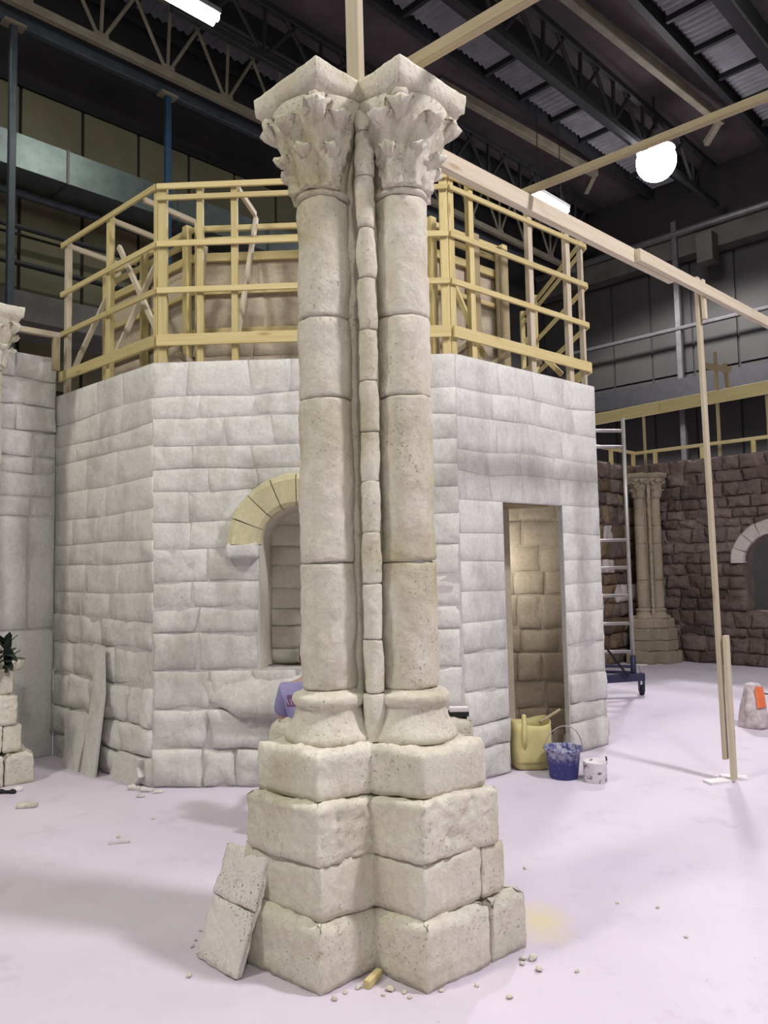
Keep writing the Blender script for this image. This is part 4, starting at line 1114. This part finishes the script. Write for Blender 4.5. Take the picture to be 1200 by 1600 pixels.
# yellow drum-like container
P = G(834, 1206) + V((.0, .15, 0))
t = empty('yellow_container', P, 'dirty yellow plastic container with its top cut open by the doorway', 'container')
hw = .162; hh = .36
def jug(thv, z): return 1
m = MB(); N = 40
def sq_r(th, rx, ry, e=4.0): c, s = abs(math.cos(th)), abs(math.sin(th)); return 1 / ((c / rx) ** e + (s / ry) ** e) ** (1 / e)
prof = [(.70, 0), (.82, .012), (.90, .04), (.97, .10), (1.0, .16), (1.0, .30), (1.0, hh), (.96, hh + .004), (.95, .30), (.93, .05), (.1, .03)]
for k_, z in prof:
    for i in range(N):
        th = 2 * math.pi * i / N; r = sq_r(th, hw, .15) * k_
        zz = z + (.02 * math.sin(th * 2 + 1) if z > .33 else 0)
        m.v.append(P + V((r * math.cos(th), r * math.sin(th), zz)))
for r in range(len(prof) - 1):
    for i in range(N): m.f.append([r * N + i, r * N + (i + 1) % N, (r + 1) * N + (i + 1) % N, (r + 1) * N + i])
m.f.append(list(range(N))[::-1]); m.build('body', M['jug'], t, smooth=True)
MB().tube([P + V((-.06, -.13, .16)), P + V((-.065, -.16, .24)), P + V((-.06, -.15, .36)), P + V((-.055, -.10, .42))], .018, 8).build('grip_rib', M['jug'], t, smooth=True)
MB().tube([P + V((.07, -.1, .365)), P + V((.26, .05, .43))], .012, 6).build('stirring_stick', M['dullwood'], t)
for k, (x, y, r) in enumerate(((848, 1128, .075), (822, 1126, .065), (872, 1136, .055))):
    Q = PY(x, y, 6.95); m = rough_prism([(Q.x - r, 6.95 - r * .6), (Q.x + r * .8, 6.95 - r * .5), (Q.x + r, 6.95 + r * .5), (Q.x - r * .7, 6.95 + r * .6)], 0, r * 2.2, r * .3, r * .25, 520 + k, .03)
    for v_ in m.v: v_.z = max(v_.z, 0)
    tag(m.build('rubble_block', M['tan'], None, True, fixn=True), 'tan rubble block lying inside the doorway behind the yellow container', 'rubble', 'rubble blocks in the doorway')
# blue bucket
P = G(886, 1220) + V((0, .10, 0))
t = empty('blue_bucket', P, 'blue plaster splashed bucket with a wire handle', 'bucket')
m = MB(); pr = [(.002, .002), (.10, 0), (.104, .004), (.128, .19), (.140, .205), (.146, .212), (.146, .222), (.138, .224), (.130, .215), (.124, .19), (.11, .14), (.002, .14)]
m.lathe(pr, 36, (0, 0, 0), cap=False)
o = m.build('body', M['bucket'], None, smooth=True); o.location = P; set_parent(o, t); o.matrix_parent_inverse = Matrix.Translation(-P)
MB().lathe([(.002, .165), (.118, .163), (.12, .15)], 28, P, cap=False).build('slurry', M['slurry'], t, smooth=True)
MB().tube([P + V((.143 * math.cos(a), -.02, .205 + .175 * math.sin(a) * (1 + .1 * math.cos(a)))) for a in [math.pi * k / 16 for k in range(17)]], .004, 6).build('wire_handle', M['alu'], t, smooth=True)
# paint tin
P = G(935, 1225) + V((0, .08, 0))
t = empty('plaster_tin', P, 'small white crusted tin beside the blue bucket', 'tin')
o = MB().lathe([(.002, 0), (.082, 0), (.085, .006), (.085, .135), (.088, .145), (.083, .147), (.078, .13), (.002, .125)], 30, (0, 0, 0), cap=False).rough(.003, 20).build('body', M['tin'], None, smooth=True); o.location = P; set_parent(o, t); o.matrix_parent_inverse = Matrix.Translation(-P)
MB().lathe([(.002, .128), (.078, .127)], 24, P, cap=False).build('dried_plaster', M['board'], t)
MB().tube([P + V((.085, 0, .12)), P + V((.088, 0, .15)), P + V((.082, -.01, .175))], .006, 6).build('handle_lug', M['black'], t)
# sack with orange print
P = G(1188, 1140) + V((0, .12, 0))
t = empty('plaster_sack', P, 'crumpled white sack with orange print standing on the floor at the right', 'sack')
m = MB(); prof = [(.05, 0), (1.0, .0), (1.02, .03), (.97, .10), (.88, .2), (.72, .28), (.6, .34), (.52, .40), (.35, .41), (.05, .36)]
m.lathe([(.13 * r, z) for r, z in prof], 28, P, fn=lambda th, z: 1 + .1 * math.sin(3 * th + z * 9) + .06 * math.sin(7 * th)).rough(.012, 12, 5)
for v_ in m.v: v_.z = max(v_.z, 0)
m.build('bag', M['sack'], t, smooth=True)
m = MB()
def prn(a, b):
    th = -1.75 + a * .9; z = .2 + b * .19; r = (.13 * (.88 - (z - .2) * 1.55)) * (1 + .1 * math.sin(3 * th + z * 9) + .06 * math.sin(7 * th)) + .016
    return P + V((r * math.cos(th), r * math.sin(th), z))
m.grid(prn, 10, 8); m.build('orange_print', M['orange'], t, smooth=True)
MB().tube([P + V((.05, -.08, .33)), P + V((.16, -.05, .31)), P + V((.24, -.02, .27))], .006, 6).build('tie_string', M['black'], t)

# ---- rolling scaffold behind the chapel
cs = G(1003, 1086); X1 = cs.x - .09; Y1 = cs.y
sc = empty('rolling_scaffold', (X1, Y1, 0), 'aluminium rolling scaffold ladder frame behind the right edge of the chapel', 'scaffold')
tz = 3.36; X0 = X1 - .85
for x in (X0, X1): MB().tube([(x, Y1, .42), (x, Y1, tz)], .025, 10).build('upright', M['alu'], sc, smooth=True)
z = .52
while z < 2.1:
    MB().tube([(X0, Y1, z), (X1, Y1, z)], .019, 8).build('rung', M['alu'], sc, smooth=True); z += .335
for zz, w_ in ((3.0, .022), (3.2, .022)): MB().tube([(X0, Y1, zz + .02), (X1, Y1, zz)], w_, 8).build('guard_rail', M['alu'], sc, smooth=True)
MB().tube([(X0, Y1 - .12, 1.27), (X1 - .1, Y1 - .12, .24)], .014, 8).build('diagonal_brace', M['black'], sc, smooth=True)
timber('clamp_block', (X0 - .05, Y1 - .1, 1.27), (X1 - .45, Y1 - .1, 1.29), .06, .07, M['navy'], sc)
timber('base_beam', (X0 - .3, Y1 - .15, .18), (X1 + .12, Y1, .22), .08, .09, M['navy'], sc)
for zz in (.36, .29): timber('base_rail', (X0, Y1 + .1, zz), (X1, Y1, zz - .02), .03, .035, M['navy'], sc)
MB().tube([(X1, Y1, .2), (X1, Y1, .47)], .034, 10).build('base_socket', M['navy'], sc, smooth=True)
MB().tube([(X1 + .09, Y1, .2), (X1 + .09, Y1, .36)], .014, 8).build('jack_screw', M['alu'], sc)
MB().tube([(X1 - .04, Y1, .36), (X1 + .17, Y1, .355)], .010, 6).build('jack_handle', M['alu'], sc)
for x in (X0 + .02, X1 + .09):
    w_ = MB(); w_.tube([(x - .018, Y1, .062), (x + .018, Y1, .062)], .062, 18); w_.build('castor_wheel', M['black'], sc)
    MB().box((x - .032, Y1 - .03, .05), (x - .022, Y1 + .03, .2)).box((x + .022, Y1 - .03, .05), (x + .032, Y1 + .03, .2)).build('castor_fork', M['navy'], sc)

# ================================================================== PERSON CROUCHING BEHIND THE PIER
YP = 4.75
sh = PY(440, 1066, YP); nx = PY(489, 1050, YP).x     # left shoulder point and the neck line
zs = sh.z - .03
def skin_body(name, verts, edges, mat, parent, root=0, lev=2):
    me = bpy.data.meshes.new(name); me.from_pydata([tuple(v[0]) for v in verts], edges, [])
    o = bpy.data.objects.new(name, me); col.objects.link(o); me.materials.append(mat)
    o.modifiers.new('skin', 'SKIN'); sk = me.skin_vertices[0].data
    for i, v in enumerate(verts): sk[i].radius = v[1]
    sk[root].use_root = True
    s_ = o.modifiers.new('sub', 'SUBSURF'); s_.levels = lev; s_.render_levels = lev
    dg = bpy.context.evaluated_depsgraph_get(); me2 = bpy.data.meshes.new_from_object(o.evaluated_get(dg))
    me2.polygons.foreach_set('use_smooth', [True] * len(me2.polygons))
    bpy.data.objects.remove(o, do_unlink=True)
    return link(name, me2, mat, parent)
W_ = lambda x, y, z: V((nx + x, YP + y, z))
per = empty('person', (nx, YP, 0), 'person in a lavender printed shirt kneeling behind the pier with dark hair', 'person')
pel = .30
body = [(W_(0, 0, pel), (.13, .11)), (W_(0, .02, .44), (.12, .095)), (W_(0, .03, .60), (.135, .10)), (W_(0, .05, zs - .05), (.12, .09)), (W_(0, .08, zs + .05), (.055, .055)),
        (W_(0, .12, zs + .12), (.06, .07)), (W_(0, .15, zs + .19), (.085, .10)), (W_(0, .14, zs + .27), (.06, .075)),
        (W_(-.16, .05, zs - .03), (.062, .06)), (W_(-.20, .10, zs - .28), (.045, .045)), (W_(-.13, .32, zs - .30), (.035, .035)), (W_(-.11, .40, zs - .28), (.03, .022)), (W_(-.105, .47, zs - .27), (.03, .016)),
        (W_(.16, .05, zs - .03), (.062, .06)), (W_(.22, .16, zs - .24), (.045, .045)), (W_(.17, .38, zs - .16), (.035, .035)), (W_(.16, .46, zs - .12), (.03, .022)), (W_(.155, .53, zs - .10), (.03, .016)),
        (W_(-.10, .04, pel - .03), (.10, .10)), (W_(-.15, .42, .10), (.07, .07)), (W_(-.12, .05, .07), (.055, .055)), (W_(-.11, -.05, .06), (.045, .045)), (W_(-.11, -.12, .05), (.045, .035)),
        (W_(.10, .04, pel - .03), (.10, .10)), (W_(.15, .42, .10), (.07, .07)), (W_(.12, .05, .07), (.055, .055)), (W_(.11, -.05, .06), (.045, .045)), (W_(.11, -.12, .05), (.045, .035))]
ed = [(0, 1), (1, 2), (2, 3), (3, 4), (4, 5), (5, 6), (6, 7), (3, 8), (8, 9), (9, 10), (10, 11), (11, 12), (3, 13), (13, 14), (14, 15), (15, 16), (16, 17), (0, 18), (18, 19), (19, 20), (20, 21), (21, 22), (0, 23), (23, 24), (24, 25), (25, 26), (26, 27)]
nb_ = len(body)
for hb, hx, hd in ((12, -1, V((0, .06, .01))), (17, 1, V((0, .06, .015)))):   # five fingers on each hand
    base = body[hb][0]
    for k, off in enumerate((-.024, -.008, .008, .024)):
        i0 = len(body); ln = (.058, .068, .064, .05)[k]
        body.append((base + V((off, .02, 0)), (.009, .009))); body.append((base + V((off * 1.1, .02 + ln * .55, .008)), (.008, .008))); body.append((base + V((off * 1.15, .02 + ln, -.008)), (.007, .007)))
        ed += [(hb, i0), (i0, i0 + 1), (i0 + 1, i0 + 2)]
    i0 = len(body); body.append((body[hb - 1][0] + V((-hx * .035, .025, .005)), (.011, .011))); body.append((body[hb - 1][0] + V((-hx * .05, .06, .01)), (.009, .009)))
    ed += [(hb - 1, i0), (i0, i0 + 1)]
bo = skin_body('body', body, ed, M['skin'], per)
shirt = [(W_(0, -.01, pel + .02), (.165, .145)), (W_(0, .01, .46), (.15, .125)), (W_(0, .02, .60), (.165, .13)), (W_(0, .045, zs - .06), (.145, .115)), (W_(0, .07, zs + .015), (.075, .07)),
         (W_(-.165, .05, zs - .035), (.08, .078)), (W_(-.195, .085, zs - .19), (.07, .07)), (W_(.165, .05, zs - .035), (.08, .078)), (W_(.205, .125, zs - .17), (.07, .07))]
SC_ = V((nx - .02, YP, PY(440, 1098, YP - .1).z))
so = skin_body('shirt', shirt, [(0, 1), (1, 2), (2, 3), (3, 4), (3, 5), (5, 6), (3, 7), (7, 8)], shirt_mat(SC_), per)
tr_ = [(W_(0, 0, pel - .01), (.16, .14)), (W_(-.10, .04, pel - .03), (.115, .115)), (W_(-.15, .42, .10), (.085, .085)), (W_(-.12, .05, .075), (.072, .07)), (W_(.10, .04, pel - .03), (.115, .115)), (W_(.15, .42, .10), (.085, .085)), (W_(.12, .05, .075), (.072, .07))]
skin_body('trousers', tr_, [(0, 1), (1, 2), (2, 3), (0, 4), (4, 5), (5, 6)], M['trouser'], per)
for s in (-1, 1):
    m = MB(); m.lathe([(.03, 0), (.045, .02), (.047, .05), (.038, .085), (.01, .1)], 14, W_(s * .11, -.11, 0)); m.build('shoe', M['black'], per, smooth=True)
# head of hair: shell over the skull
hc = W_(0, .135, zs + .185); hy = hc.z
m = MB(); rows = 12
pr = [(math.sin(a) * .098, math.cos(a) * .125) for a in [math.pi * (1 - k / rows) * .86 for k in range(rows + 1)]]
m.lathe([(max(.003, r), z) for r, z in pr], 26, (0, 0, 0), fn=lambda th, z: 1.0 if math.sin(th) < .45 or z > .06 else .62).rough(.006, 30)
m.v = [hc + Matrix.Rotation(-.45, 3, 'X') @ V((p.x, p.y * 1.08 - .012, p.z)) for p in m.v]
m.build('hair', M['hair'], per, smooth=True, fixn=True)
for s in (-1, 1):
    m = MB(); m.lathe([(max(.002, .018 * math.sin(a)), .03 * math.cos(a)) for a in [math.pi * (1 - k / 6) for k in range(7)]], 8, hc + V((s * .092, .03, -.03)), cap=False); m.build('ear', M['skin'], per, smooth=True)
